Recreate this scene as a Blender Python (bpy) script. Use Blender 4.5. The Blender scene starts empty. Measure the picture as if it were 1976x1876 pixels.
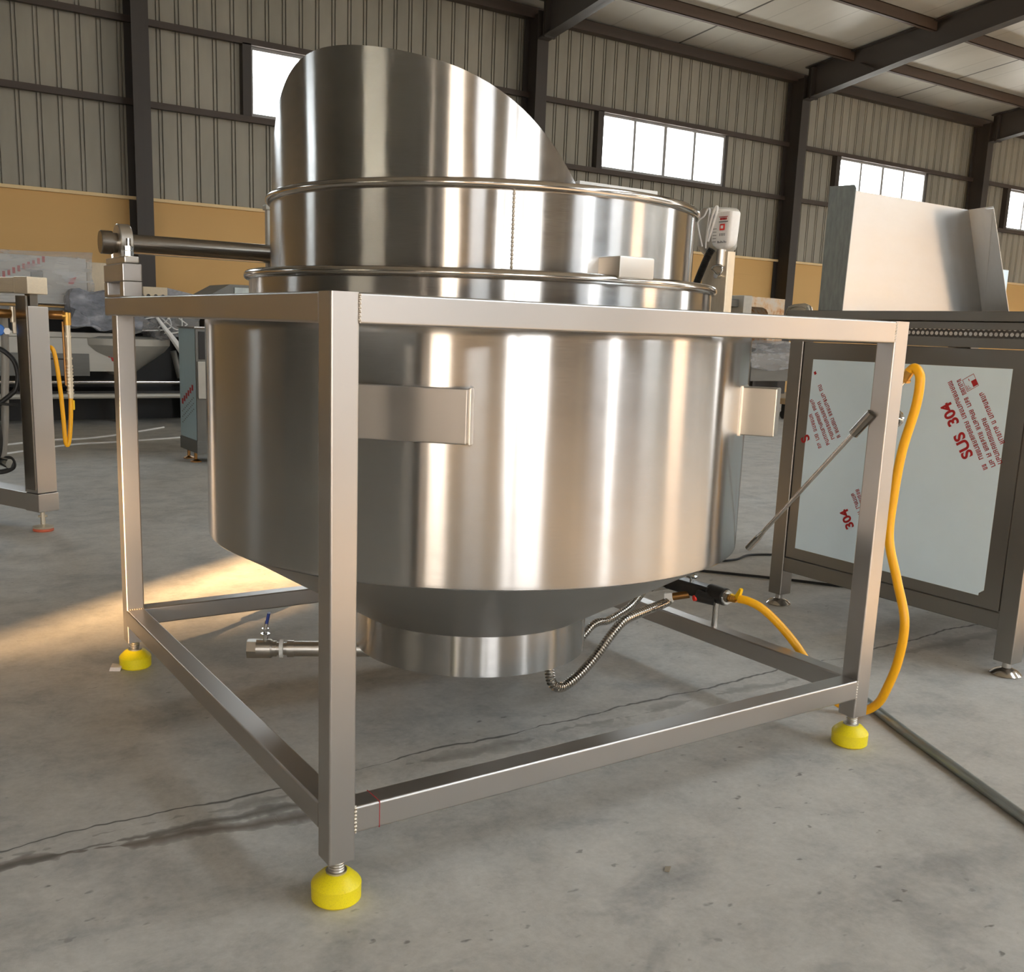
import bpy, bmesh, math, random
from mathutils import Vector, Matrix
random.seed(7)
scene = bpy.context.scene
COL = scene.collection
PI = math.pi

# ------------------------------------------------------------------ materials
def new_mat(name):
    m = bpy.data.materials.new(name); m.use_nodes = True
    nt = m.node_tree; nt.nodes.clear()
    out = nt.nodes.new('ShaderNodeOutputMaterial')
    return m, nt, out

def lin(c):
    def f(v):
        v /= 255.0
        return v / 12.92 if v <= .04045 else ((v + .055) / 1.055) ** 2.4
    return (f(c[0]), f(c[1]), f(c[2]), 1)

def bsdf(nt, out, base=(.5, .5, .5, 1), metallic=0, rough=.5, **kw):
    b = nt.nodes.new('ShaderNodeBsdfPrincipled')
    b.inputs['Base Color'].default_value = base
    b.inputs['Metallic'].default_value = metallic
    b.inputs['Roughness'].default_value = rough
    for k, v in kw.items():
        b.inputs[k].default_value = v
    nt.links.new(b.outputs[0], out.inputs[0])
    return b

def noise(nt, scale, detail=3, rough=.55, vec=None, dist=0):
    n = nt.nodes.new('ShaderNodeTexNoise')
    n.inputs['Scale'].default_value = scale; n.inputs['Detail'].default_value = detail
    n.inputs['Roughness'].default_value = rough; n.inputs['Distortion'].default_value = dist
    if vec is not None: nt.links.new(vec, n.inputs['Vector'])
    return n.outputs['Fac']

def mapped(nt, scale=(1, 1, 1), rot=(0, 0, 0), coord='pos'):
    if coord == 'pos':
        g = nt.nodes.new('ShaderNodeNewGeometry'); o = g.outputs['Position']
    else:
        g = nt.nodes.new('ShaderNodeTexCoord'); o = g.outputs[coord]
    mp = nt.nodes.new('ShaderNodeMapping')
    mp.inputs['Scale'].default_value = scale; mp.inputs['Rotation'].default_value = rot
    nt.links.new(o, mp.inputs[0])
    return mp.outputs[0]

def math_(nt, op, a, b=None, c=None, clamp=False):
    n = nt.nodes.new('ShaderNodeMath'); n.operation = op; n.use_clamp = clamp
    for i, v in enumerate((a, b, c)):
        if v is None: continue
        if isinstance(v, (int, float)): n.inputs[i].default_value = v
        else: nt.links.new(v, n.inputs[i])
    return n.outputs[0]

def ramp(nt, fac, stops):
    r = nt.nodes.new('ShaderNodeValToRGB')
    el = r.color_ramp.elements
    while len(el) > 1: el.remove(el[-1])
    el[0].position = stops[0][0]; el[0].color = stops[0][1]
    for p, c in stops[1:]:
        e = el.new(p); e.color = c
    nt.links.new(fac, r.inputs[0])
    return r.outputs[0]

def g(v): return (v, v, v, 1)

def mixc(nt, fac, a, b, mode='MIX'):
    n = nt.nodes.new('ShaderNodeMix'); n.data_type = 'RGBA'; n.blend_type = mode
    if isinstance(fac, (int, float)): n.inputs[0].default_value = fac
    else: nt.links.new(fac, n.inputs[0])
    for i, v in ((6, a), (7, b)):
        if isinstance(v, tuple): n.inputs[i].default_value = v
        else: nt.links.new(v, n.inputs[i])
    return n.outputs[2]

def mrange(nt, v, a, b, c, d):
    n = nt.nodes.new('ShaderNodeMapRange')
    n.inputs[1].default_value = a; n.inputs[2].default_value = b
    n.inputs[3].default_value = c; n.inputs[4].default_value = d
    nt.links.new(v, n.inputs[0]); return n.outputs[0]

def bump(nt, b, h, strength=.2, dist=.002):
    n = nt.nodes.new('ShaderNodeBump')
    n.inputs['Strength'].default_value = strength; n.inputs['Distance'].default_value = dist
    nt.links.new(h, n.inputs['Height']); nt.links.new(n.outputs[0], b.inputs['Normal'])

def plain(name, rgb, rough=.5, metallic=0, var=.12, scale=12, **kw):
    m, nt, out = new_mat(name)
    c = lin(rgb)
    b = bsdf(nt, out, c, metallic, rough, **kw)
    if metallic == 1:
        n = noise(nt, 6, 2, .4, mapped(nt))
        nt.links.new(mrange(nt, n, .2, .8, rough * .9, rough * 1.1), b.inputs['Roughness'])
        return m
    n = noise(nt, scale, 4)
    dark = tuple(x * (1 - var) for x in c[:3]) + (1,)
    lite = tuple(min(1, x * (1 + var)) for x in c[:3]) + (1,)
    nt.links.new(ramp(nt, n, [(.3, dark), (.7, lite)]), b.inputs['Base Color'])
    nt.links.new(mrange(nt, n, .3, .7, max(.02, rough * .92), min(1, rough * 1.08)), b.inputs['Roughness'])
    return m

def brushed_sheet(name, base, rough, aniso, wob=0):
    """rolled sheet: horizontal brushing, so reflections smear along the profile (UV u = along the profile)"""
    m, nt, out = new_mat(name)
    b = bsdf(nt, out, base, 1.0, rough, Anisotropic=aniso)
    t = nt.nodes.new('ShaderNodeTangent'); t.direction_type = 'UV_MAP'; t.uv_map = 'UVMap'
    nt.links.new(t.outputs[0], b.inputs['Tangent'])
    uv = mapped(nt, (900, 14, 1), coord='UV')
    n = noise(nt, 1.0, 3, .7, uv)
    spots = noise(nt, 7, 5, .65)
    v = math_(nt, 'ADD', math_(nt, 'MULTIPLY', n, .6), math_(nt, 'MULTIPLY', spots, .4))
    nt.links.new(mrange(nt, v, .3, .7, rough * .82, rough * 1.2), b.inputs['Roughness'])
    d = tuple(x * .9 for x in base[:3]) + (1,)
    nt.links.new(ramp(nt, v, [(.35, d), (.65, base)]), b.inputs['Base Color'])
    if wob:
        w = noise(nt, 4.5, 2, .5, mapped(nt, (1, 1, .45)))
        bump(nt, b, w, wob, .02)
    return m

def satin_tube(name, base, rough):
    """square tube: fine belt-ground finish"""
    m, nt, out = new_mat(name)
    b = bsdf(nt, out, base, 1.0, rough)
    v = noise(nt, 3.0, 2, .4, mapped(nt))
    nt.links.new(mrange(nt, v, .2, .8, rough * .88, rough * 1.15), b.inputs['Roughness'])
    return m

SHEET_BASE = (.52, .515, .51, 1)
M = {}
M['sheet'] = brushed_sheet('brushed_stainless_sheet', SHEET_BASE, .215, 1.0, .06)
M['hood'] = brushed_sheet('brushed_stainless_hood', (.62, .62, .62, 1), .19, 1.0, .06)

M['tube'] = satin_tube('ground_stainless_tube', (.50, .475, .45, 1), .335)
M['cone'] = plain('stainless_cone', (176, 174, 170), .33, 1, .02, 3)
M['steel'] = plain('stainless_satin', (205, 200, 192), .325, 1, .06)
M['polish'] = plain('polished_stainless', (200, 195, 188), .14, 1, .06)
M['darksteel'] = plain('dark_turned_steel', (140, 134, 126), .24, 1, .08)
M['machsteel'] = satin_tube('machine_stainless', (.30, .285, .265, 1), .36)
M['guard'] = brushed_sheet('guard_sheet', (.70, .70, .69, 1), .36, .3, 0)
M['galv'] = plain('scuffed_sheet', (150, 156, 154), .42, .85, .16, 9)
M['weld'] = plain('weld_bead', (214, 208, 198), .34, 1, .15, 120)
M['chrome'] = plain('chrome', (215, 215, 212), .1, 1, .04)
M['brass'] = plain('brass', (206, 160, 84), .34, 1, .1)
M['bronze'] = plain('bronze_fitting', (170, 126, 76), .34, 1, .15)
M['rubber'] = plain('black_rubber', (26, 25, 24), .5, 0, .2)
M['black'] = plain('black_plastic', (30, 29, 28), .35, 0, .15)
M['blackmetal'] = plain('black_cast_body', (48, 46, 44), .3, .4, .2)
M['ypad'] = plain('yellow_polyurethane', (236, 214, 10), .45, 0, .07, 30)
M['yhose'] = plain('yellow_gas_hose', (246, 178, 12), .35, 0, .04, 40)
M['ylever'] = plain('yellow_lever', (246, 196, 20), .4, 0, .04)
M['ptfe'] = plain('white_tape', (232, 230, 224), .5, 0, .05)
M['white'] = plain('white_plastic', (226, 227, 226), .45, 0, .03)
M['cream'] = plain('cream_tube', (212, 200, 178), .35, .6, .05)
M['blue'] = plain('blue_vinyl', (38, 62, 140), .4, 0, .1)
M['bluecap'] = plain('blue_cap', (60, 120, 205), .3, 0, .1)
M['red'] = plain('red_print', (168, 30, 34), .6, 0, .1, 200)
M['redcap'] = plain('red_cap', (220, 40, 20), .4, 0, .1)
M['greyprint'] = plain('grey_print', (110, 110, 112), .6)
M['film'] = plain('protective_film', (218, 238, 250), .34, .0, .03, 3)
M['filmblue'] = plain('protective_film_blue', (166, 190, 198), .4, .15, .04, 3)
M['greyhose'] = plain('grey_conduit', (150, 146, 138), .45, 0, .08)
M['softgrey'] = plain('grey_painted_sheet', (176, 174, 166), .4, .2, .06, 4)
M['greypanel'] = plain('dark_grey_panel', (104, 104, 100), .4, .3, .1, 4)
M['beige'] = plain('beige_panel', (200, 186, 160), .45, 0, .06)
M['wood'] = plain('pallet_wood', (176, 148, 110), .7, 0, .2, 20)
M['pad_red'] = plain('red_rubber_pad', (196, 96, 66), .6, 0, .1)
M['column'] = plain('dark_primer_steel', (58, 53, 49), .55, 0, .15, 3)
M['girt'] = plain('brown_primer_steel', (66, 56, 49), .55, 0, .15, 3)
M['purlin'] = plain('red_brown_purlin', (84, 70, 60), .55, 0, .15, 3)
M['frame'] = plain('window_frame', (150, 150, 150), .4, 0, .04)
M['chip'] = plain('paper_white', (225, 215, 205), .8, 0, .06)
M['leaf'] = plain('brown_leaf', (150, 140, 122), .8)

def mat_pad():
    m, nt, out = new_mat('yellow_pad_dusty')
    b = bsdf(nt, out, lin((238, 216, 8)), 0, .45)
    n = noise(nt, 60, 5, .7); n2 = noise(nt, 18, 3)
    c = ramp(nt, n, [(.30, lin((150, 132, 20))), (.42, lin((236, 214, 12))), (.7, lin((244, 226, 22)))])
    c = mixc(nt, mrange(nt, n2, .5, .75, 0, .35), c, lin((214, 196, 60)))
    nt.links.new(c, b.inputs['Base Color']); return m
M['ypad'] = mat_pad()

def mat_rust():
    m, nt, out = new_mat('rust_stained_sheet')
    b = bsdf(nt, out, lin((190, 180, 165)), .2, .55)
    n = noise(nt, 5, 5, .65)
    nt.links.new(ramp(nt, n, [(.38, lin((196, 190, 180))), (.52, lin((200, 176, 146))), (.62, lin((176, 122, 74)))]), b.inputs['Base Color'])
    return m
M['rust'] = mat_rust()

def mat_glass():
    m, nt, out = new_mat('window_glass')
    t = nt.nodes.new('ShaderNodeBsdfTransparent'); t.inputs[0].default_value = (.96, .98, .98, 1)
    gl = nt.nodes.new('ShaderNodeBsdfGlossy'); gl.inputs['Roughness'].default_value = .05
    n = noise(nt, 3, 2)
    mx = nt.nodes.new('ShaderNodeMixShader')
    nt.links.new(mrange(nt, n, .3, .7, .05, .09), mx.inputs[0])
    nt.links.new(t.outputs[0], mx.inputs[1]); nt.links.new(gl.outputs[0], mx.inputs[2])
    nt.links.new(mx.outputs[0], out.inputs[0]); return m
M['glass'] = mat_glass()

def mat_plastic(name, tint, opac):
    m, nt, out = new_mat(name)
    t = nt.nodes.new('ShaderNodeBsdfTransparent'); t.inputs[0].default_value = (.95, .95, .96, 1)
    b = nt.nodes.new('ShaderNodeBsdfPrincipled'); b.inputs['Base Color'].default_value = lin(tint)
    b.inputs['Roughness'].default_value = .18
    n = noise(nt, 9, 4, .6)
    bump(nt, b, n, .3, .015)
    mx = nt.nodes.new('ShaderNodeMixShader')
    nt.links.new(mrange(nt, n, .3, .75, opac * .7, min(1, opac * 1.35)), mx.inputs[0])
    nt.links.new(t.outputs[0], mx.inputs[1]); nt.links.new(b.outputs[0], mx.inputs[2])
    nt.links.new(mx.outputs[0], out.inputs[0]); return m
M['wrap'] = mat_plastic('plastic_wrap', (205, 206, 208), .34)
M['drape'] = mat_plastic('plastic_sheet_folded', (150, 154, 164), .8)

def mat_perf():
    m, nt, out = new_mat('perforated_steel')
    b = bsdf(nt, out, (.75, .73, .70, 1), 1, .25)
    uv = mapped(nt, (1, 60, 60))
    sep = nt.nodes.new('ShaderNodeSeparateXYZ'); nt.links.new(uv, sep.inputs[0])
    z = sep.outputs[2]; row = math_(nt, 'FLOOR', z)
    yy = math_(nt, 'ADD', sep.outputs[1], math_(nt, 'MULTIPLY', math_(nt, 'MODULO', row, 2), .5))
    fy = math_(nt, 'SUBTRACT', math_(nt, 'FRACT', yy), .5); fz = math_(nt, 'SUBTRACT', math_(nt, 'FRACT', z), .5)
    r = math_(nt, 'SQRT', math_(nt, 'ADD', math_(nt, 'MULTIPLY', fy, fy), math_(nt, 'MULTIPLY', fz, fz)))
    f = math_(nt, 'LESS_THAN', r, .36)
    nt.links.new(mixc(nt, f, (.06, .055, .05, 1), (.85, .83, .8, 1)), b.inputs['Base Color'])
    nt.links.new(math_(nt, 'MULTIPLY', f, .9), b.inputs['Metallic'])
    return m
M['perf'] = mat_perf()

def mat_floor():
    m, nt, out = new_mat('worn_concrete')
    b = bsdf(nt, out, g(.3), 0, .62)
    geo = nt.nodes.new('ShaderNodeNewGeometry')
    sep = nt.nodes.new('ShaderNodeSeparateXYZ'); nt.links.new(geo.outputs['Position'], sep.inputs[0])
    X, Y = sep.outputs[0], sep.outputs[1]
    big = noise(nt, .9, 4, .6, mapped(nt)); mid = noise(nt, 5.5, 8, .72, mapped(nt), .25); fine = noise(nt, 60, 4, .7, mapped(nt))
    mo = noise(nt, 2.2, 5, .7, mapped(nt, (1, 1.7, 1), (0, 0, .5)), .35)
    c = ramp(nt, mid, [(.30, lin((148, 148, 144))), (.5, lin((190, 188, 181))), (.72, lin((214, 211, 203)))])
    c = mixc(nt, mrange(nt, big, .35, .65, 0, .5), c, lin((196, 188, 174)))
    c = mixc(nt, mrange(nt, mo, .54, .72, 0, .7), c, lin((126, 126, 122)))
    c = mixc(nt, mrange(nt, mo, .28, .40, .35, 0), c, lin((196, 194, 186)))
    c = mixc(nt, .2, c, ramp(nt, fine, [(.3, g(.12)), (.7, g(.5))]))
    # pits
    pit = noise(nt, 26, 2, .5, mapped(nt, (1, 1.6, 1), (0, 0, .7)))
    pz = noise(nt, 1.4, 3, .55, mapped(nt))
    pm = math_(nt, 'MULTIPLY', mrange(nt, pit, .67, .74, 0, 1), mrange(nt, pz, .45, .62, 0, .7))
    c = mixc(nt, pm, c, lin((88, 84, 78)))
    # an old joint running along X: thin crack + brown dirt beside it
    def line(y0, slope, amp, scl, w, lo, hi, x0=-9, x1=9):
        nx = noise(nt, scl, 4, .6, mapped(nt, (1, .15, 1)))
        off = math_(nt, 'MULTIPLY', math_(nt, 'SUBTRACT', nx, .5), amp)
        d = math_(nt, 'ABSOLUTE', math_(nt, 'SUBTRACT', math_(nt, 'SUBTRACT', Y, math_(nt, 'MULTIPLY_ADD', X, slope, y0)), off))
        k = noise(nt, 3.5, 4, .7, mapped(nt))
        wv = math_(nt, 'MULTIPLY', mrange(nt, k, lo, hi, 0, 1), w)
        mk = math_(nt, 'SUBTRACT', 1, math_(nt, 'DIVIDE', d, math_(nt, 'ADD', wv, .0003)), None, True)
        inx = math_(nt, 'MULTIPLY', math_(nt, 'GREATER_THAN', X, x0), math_(nt, 'LESS_THAN', X, x1))
        return math_(nt, 'MULTIPLY', math_(nt, 'POWER', mk, .5), inx)
    c = mixc(nt, math_(nt, 'MULTIPLY', line(.49, .006, .11, 3.2, .0066, .34, .60), .95), c, lin((66, 62, 56)))
    c = mixc(nt, math_(nt, 'MULTIPLY', line(.45, -.01, .10, 4, .07, .46, .75), .5), c, lin((104, 100, 92)))
    c = mixc(nt, math_(nt, 'MULTIPLY', line(.355, -.16, .07, 6, .045, .36, .62, -.7, .35), .85), c, lin((88, 74, 60)))
    c = mixc(nt, math_(nt, 'MULTIPLY', line(.40, -.05, .06, 7, .03, .36, .62, -2.0, .2), .8), c, lin((84, 78, 68)))
    c = mixc(nt, math_(nt, 'MULTIPLY', line(.04, -1.05, .1, 4, .014, .4, .65, 1.75, 4), .0), c, lin((96, 90, 82)))
    # thin pale scratches
    for (ang, s) in ((.9, 11), (2.3, 9)):
        sc = noise(nt, 1, 2, .5, mapped(nt, (s * 6, s * .5, 1), (0, 0, ang)))
        gate = noise(nt, 3.1 + ang, 2, .5, mapped(nt))
        f = math_(nt, 'MULTIPLY', mrange(nt, math_(nt, 'ABSOLUTE', math_(nt, 'SUBTRACT', sc, .5)), 0, .008, .5, 0), mrange(nt, gate, .6, .68, 0, 1))
        c = mixc(nt, f, c, lin((190, 186, 178)))
    nt.links.new(c, b.inputs['Base Color'])
    nt.links.new(mrange(nt, mo, .3, .7, .72, .46), b.inputs['Roughness'])
    h = math_(nt, 'ADD', math_(nt, 'MULTIPLY', fine, .3), math_(nt, 'ADD', mid, math_(nt, 'MULTIPLY', pm, -.8)))
    bump(nt, b, h, .28, .004)
    return m
M['floor'] = mat_floor()

def mat_clad():
    m, nt, out = new_mat('profiled_wall_sheet')
    b = bsdf(nt, out, lin((146, 142, 130)), .0, .5)
    n = noise(nt, 1.3, 4, .6, mapped(nt, (1.5, 1, .35)))
    nt.links.new(ramp(nt, n, [(.3, lin((134, 131, 120))), (.7, lin((158, 154, 141)))]), b.inputs['Base Color'])
    return m
M['clad'] = mat_clad()
def mat_paint():
    m, nt, out = new_mat('ochre_wall_paint')
    b = bsdf(nt, out, lin((218, 180, 120)), 0, .7)
    n = noise(nt, 1.6, 5, .6); n2 = noise(nt, 14, 4, .6)
    c = ramp(nt, n, [(.3, lin((206, 166, 104))), (.7, lin((216, 177, 116)))])
    c = mixc(nt, mrange(nt, n2, .66, .76, 0, .4), c, lin((186, 146, 92)))
    nt.links.new(c, b.inputs['Base Color']); return m
M['ochre'] = mat_paint()
M['ledge'] = plain('ledge_paint', (232, 206, 156), .6, 0, .06)

def mat_ceiling():
    m, nt, out = new_mat('roof_sandwich_panel')
    b = bsdf(nt, out, lin((200, 198, 188)), 0, .42)
    geo = nt.nodes.new('ShaderNodeNewGeometry')
    sep = nt.nodes.new('ShaderNodeSeparateXYZ'); nt.links.new(geo.outputs['Position'], sep.inputs[0])
    X = sep.outputs[0]
    n = noise(nt, .8, 4, .6, mapped(nt, (1, .4, 1)))
    c = ramp(nt, n, [(.3, lin((172, 170, 162))), (.7, lin((190, 188, 180)))])
    a = math_(nt, 'SUBTRACT', X, 11.45)
    d = math_(nt, 'ABSOLUTE', math_(nt, 'SUBTRACT', math_(nt, 'MODULO', math_(nt, 'ADD', a, 60.9), 5.8), 2.9))
    c = mixc(nt, math_(nt, 'LESS_THAN', d, .022), c, lin((60, 56, 52)))
    d2 = math_(nt, 'ABSOLUTE', math_(nt, 'SUBTRACT', math_(nt, 'FRACT', math_(nt, 'DIVIDE', a, .966)), .5))
    c = mixc(nt, math_(nt, 'MULTIPLY', math_(nt, 'LESS_THAN', d2, .012), .45), c, lin((120, 118, 110)))
    nt.links.new(c, b.inputs['Base Color']); return m
M['ceil'] = mat_ceiling()
M['yard'] = plain('yard_concrete', (140, 138, 134), .8, 0, .1, 1)

# ------------------------------------------------------------------ mesh builder
class MB:
    def __init__(s): s.v = []; s.f = []; s.uv = []; s.T = None
    def add(s, vs, fs, uvs=None):
        o = len(s.v)
        for p in vs:
            p = Vector(p); s.v.append(s.T @ p if s.T else p)
        for i, fc in enumerate(fs):
            s.f.append([o + k for k in fc]); s.uv.append(uvs[i] if uvs else [(0, 0)] * len(fc))
    def box(s, x0, x1, y0, y1, z0, z1, b=0):
        if b <= 0:
            vs = [(x, y, z) for x in (x0, x1) for y in (y0, y1) for z in (z0, z1)]
            s.add(vs, [(0, 1, 3, 2), (4, 6, 7, 5), (0, 4, 5, 1), (2, 3, 7, 6), (0, 2, 6, 4), (1, 5, 7, 3)])
        else:
            bm = bmesh.new(); bmesh.ops.create_cube(bm, size=1)
            for v in bm.verts:
                v.co = Vector(((x0 + x1) / 2 + v.co.x * (x1 - x0), (y0 + y1) / 2 + v.co.y * (y1 - y0), (z0 + z1) / 2 + v.co.z * (z1 - z0)))
            bmesh.ops.bevel(bm, geom=bm.edges[:], offset=b, segments=2, profile=.5, affect='EDGES')
            s.bm(bm)
        return s
    def bm(s, bm):
        bm.verts.index_update()
        s.add([v.co.copy() for v in bm.verts], [[v.index for v in f.verts] for f in bm.faces]); bm.free()
    def frame(s, p0, p1, up=(0, 0, 1)):
        a = (Vector(p1) - Vector(p0)); L = a.length; a.normalize()
        u = Vector(up)
        if abs(a.dot(u)) > .98: u = Vector((1, 0, 0))
        x = u.cross(a).normalized(); y = a.cross(x)
        return Vector(p0), a, x, y, L
    def rtube(s, p0, p1, w, h, r=.005, up=(0, 0, 1), hollow=0):
        """rounded rectangular bar p0->p1, w across, h along up"""
        o, a, x, y, L = s.frame(p0, p1, up)
        pr = []
        for cx, cy, a0 in ((1, 1, 0), (-1, 1, 90), (-1, -1, 180), (1, -1, 270)):
            for k in range(4):
                t = math.radians(a0 + 30 * k)
                pr.append((cx * (w / 2 - r) + r * math.cos(t), cy * (h / 2 - r) + r * math.sin(t)))
        n = len(pr)
        vs = [o + x * px + y * py for px, py in pr] + [o + a * L + x * px + y * py for px, py in pr]
        fs = [(i, (i + 1) % n, n + (i + 1) % n, n + i) for i in range(n)]
        if hollow:
            q = [(px * (1 - 2 * hollow / w), py * (1 - 2 * hollow / h)) for px, py in pr]
            vs += [o + x * px + y * py for px, py in q] + [o + a * L + x * px + y * py for px, py in q]
            fs += [(2 * n + (i + 1) % n, 2 * n + i, 3 * n + i, 3 * n + (i + 1) % n) for i in range(n)]
            fs += [((i + 1) % n, i, 2 * n + i, 2 * n + (i + 1) % n) for i in range(n)]
            fs += [(n + i, n + (i + 1) % n, 3 * n + (i + 1) % n, 3 * n + i) for i in range(n)]
        else:
            fs += [tuple(range(n - 1, -1, -1)), tuple(range(n, 2 * n))]
        s.add(vs, fs); return s
    def cyl(s, p0, p1, r, r1=None, n=32, up=(0, 0, 1), cap=True):
        r1 = r if r1 is None else r1
        o, a, x, y, L = s.frame(p0, p1, up)
        c = [(math.cos(2 * PI * i / n), math.sin(2 * PI * i / n)) for i in range(n)]
        vs = [o + x * r * cx + y * r * cy for cx, cy in c] + [o + a * L + x * r1 * cx + y * r1 * cy for cx, cy in c]
        fs = [(i, (i + 1) % n, n + (i + 1) % n, n + i) for i in range(n)]
        if cap: fs += [tuple(range(n - 1, -1, -1)), tuple(range(n, 2 * n))]
        s.add(vs, fs); return s
    def lathe(s, prof, center, axis=(0, 0, 1), n=128, a0=0, a1=2 * PI, rad=None, closed=False):
        """prof: list of (radius, height); UV u runs along the profile, v round the axis"""
        o = Vector(center); a = Vector(axis).normalized()
        if abs(a.z) > .99: x, y = Vector((1, 0, 0)), Vector((0, 1, 0))
        else:
            x = Vector((0, 0, 1)).cross(a).normalized(); y = a.cross(x)
        full = abs(a1 - a0 - 2 * PI) < 1e-6
        m = n if full else n + 1
        L = [0]
        for i in range(1, len(prof)):
            L.append(L[-1] + math.hypot(prof[i][0] - prof[i - 1][0], prof[i][1] - prof[i - 1][1]))
        vs = []
        for j in range(m):
            t = a0 + (a1 - a0) * j / n
            k = rad(t) if rad else 0
            for (r, h) in prof:
                vs.append(o + (x * math.cos(t) + y * math.sin(t)) * (r + k if r > 1e-5 else r) + a * h)
        P = len(prof); fs = []; uvs = []
        for j in range(n):
            j2 = (j + 1) % m
            for i in range(P if closed else P - 1):
                i2 = (i + 1) % P
                fs.append((j * P + i, j2 * P + i, j2 * P + i2, j * P + i2))
                va, vb = a0 + (a1 - a0) * j / n, a0 + (a1 - a0) * (j + 1) / n
                ua, ub = L[i], L[i2] if i2 else L[i] + .01
                uvs.append([(ua, va), (ua, vb), (ub, vb), (ub, va)])
        s.add(vs, fs, uvs); return s
    def torus(s, center, R, r, axis=(0, 0, 1), n=128, m=14, a0=0, a1=2 * PI):
        pr = [(R + r * math.cos(2 * PI * k / m), r * math.sin(2 * PI * k / m)) for k in range(m)]
        return s.lathe(pr, center, axis, n, a0, a1, closed=True)
    def path(s, pts, r, n=12, sub=8, ridge=None, smooth=True):
        P = [Vector(p) for p in pts]
        if smooth and len(P) > 2:
            Q = []
            for i in range(len(P) - 1):
                p0 = P[max(i - 1, 0)]; p1 = P[i]; p2 = P[i + 1]; p3 = P[min(i + 2, len(P) - 1)]
                for k in range(sub):
                    t = k / sub
                    Q.append(.5 * ((2 * p1) + (p2 - p0) * t + (2 * p0 - 5 * p1 + 4 * p2 - p3) * t * t + (3 * p1 - p0 - 3 * p2 + p3) * t ** 3))
            Q.append(P[-1]); P = Q
        if ridge:                                      # resample evenly so corrugations are regular
            D = [0]
            for i in range(1, len(P)): D.append(D[-1] + (P[i] - P[i - 1]).length)
            step = ridge / 4; N = int(D[-1] / step); Q = []; k = 0
            for i in range(N + 1):
                d = i * step
                while k < len(D) - 2 and D[k + 1] < d: k += 1
                t = (d - D[k]) / max(1e-9, D[k + 1] - D[k]); Q.append(P[k].lerp(P[k + 1], min(1, t)))
            P = Q
        up = Vector((0.13, .21, 1)).normalized(); vs = []; prev = None
        for i, p in enumerate(P):
            d = (P[min(i + 1, len(P) - 1)] - P[max(i - 1, 0)]).normalized()
            if prev is None:
                x = d.cross(up)
                if x.length < .05: x = d.cross(Vector((1, 0, 0)))
            else: x = prev - d * prev.dot(d)
            x.normalize(); y = d.cross(x); prev = x
            rr = r * (1 + .24 * (1 if i % 4 in (1, 2) else -1)) if ridge else (r(i / (len(P) - 1)) if callable(r) else r)
            for k in range(n):
                t = 2 * PI * k / n; vs.append(p + x * rr * math.cos(t) + y * rr * math.sin(t))
        fs = []
        for i in range(len(P) - 1):
            for k in range(n):
                k2 = (k + 1) % n
                fs.append((i * n + k, i * n + k2, (i + 1) * n + k2, (i + 1) * n + k))
        fs += [tuple(range(n - 1, -1, -1)), tuple((len(P) - 1) * n + k for k in range(n))]
        s.add(vs, fs); return s
    def prism(s, poly, d, axis):
        """poly of 3D points extruded by vector"""
        n = len(poly); A = [Vector(p) for p in poly]; D = Vector(d)
        s.add(A + [p + D for p in A], [tuple(range(n - 1, -1, -1)), tuple(range(n, 2 * n))] + [(i, (i + 1) % n, n + (i + 1) % n, n + i) for i in range(n)])
        return s
    def build(s, name, mat, parent=None, smooth=True, angle=32):
        base = Vector((0, 0, 0)); p = parent
        while p is not None:
            base += Vector(p.location); p = p.parent
        me = bpy.data.meshes.new(name)
        me.from_pydata([v - base for v in s.v], [], s.f)
        uvl = me.uv_layers.new(name='UVMap'); i = 0
        for fuv in s.uv:
            for c in fuv:
                uvl.data[i].uv = c; i += 1
        me.update()
        bm = bmesh.new(); bm.from_mesh(me); bmesh.ops.recalc_face_normals(bm, faces=bm.faces[:]); bm.to_mesh(me); bm.free()
        if smooth:
            for p in me.polygons: p.use_smooth = True
            me.set_sharp_from_angle(angle=math.radians(angle))
        me.materials.append(mat)
        o = bpy.data.objects.new(name, me); COL.objects.link(o)
        if smooth:                                     # flats stay flat beside their rounded edges
            wn = o.modifiers.new('weighted', 'WEIGHTED_NORMAL'); wn.keep_sharp = True; wn.weight = 80
        if parent: o.parent = parent
        return o

def tag(o, label, cat, group=None):
    o['label'] = label; o['category'] = cat
    if group: o['group'] = group
    return o
def thing(name, label, cat, loc, group=None):
    o = bpy.data.objects.new(name, None); COL.objects.link(o); o.location = loc; o.empty_display_size = .1
    return tag(o, label, cat, group)
def struct(o): o['kind'] = 'structure'; return o
def copy_tree(o, delta, parent=None, label=None):
    c = o.copy(); COL.objects.link(c)
    if parent is None:
        c.location = Vector(o.location) + Vector(delta)
        if label: c['label'] = label
    else: c.parent = parent
    for ch in [k for k in o.children]: copy_tree(ch, delta, c)
    return c

# ------------------------------------------------------------------ hall
XW, XE, YS, YN = -26.0, 40.0, -12.1, 11.92
RIDGE_Y = -.09
def ceil_z(y): return 5.72 + .1 * (11.9 - y) if y > RIDGE_Y else 5.72 + .1 * (y + 12.08)
struct(MB().box(XW, XE, YS, YN + .2, -.1, 0).build('floor', M['floor'], smooth=False))
struct(MB().box(-140, 160, -150, YS - .02, -.2, -.06).build('ground', M['yard'], smooth=False))

q = MB(); q.box(32, 44, -70, -19, -.2, 7.5); struct(q.build('added_bounce_wall', plain('bounce_wall_render', (120, 116, 110), .8, 0, .06, 1), smooth=False))  # unseen block added outside to reflect warm sunlight into the steel

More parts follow.
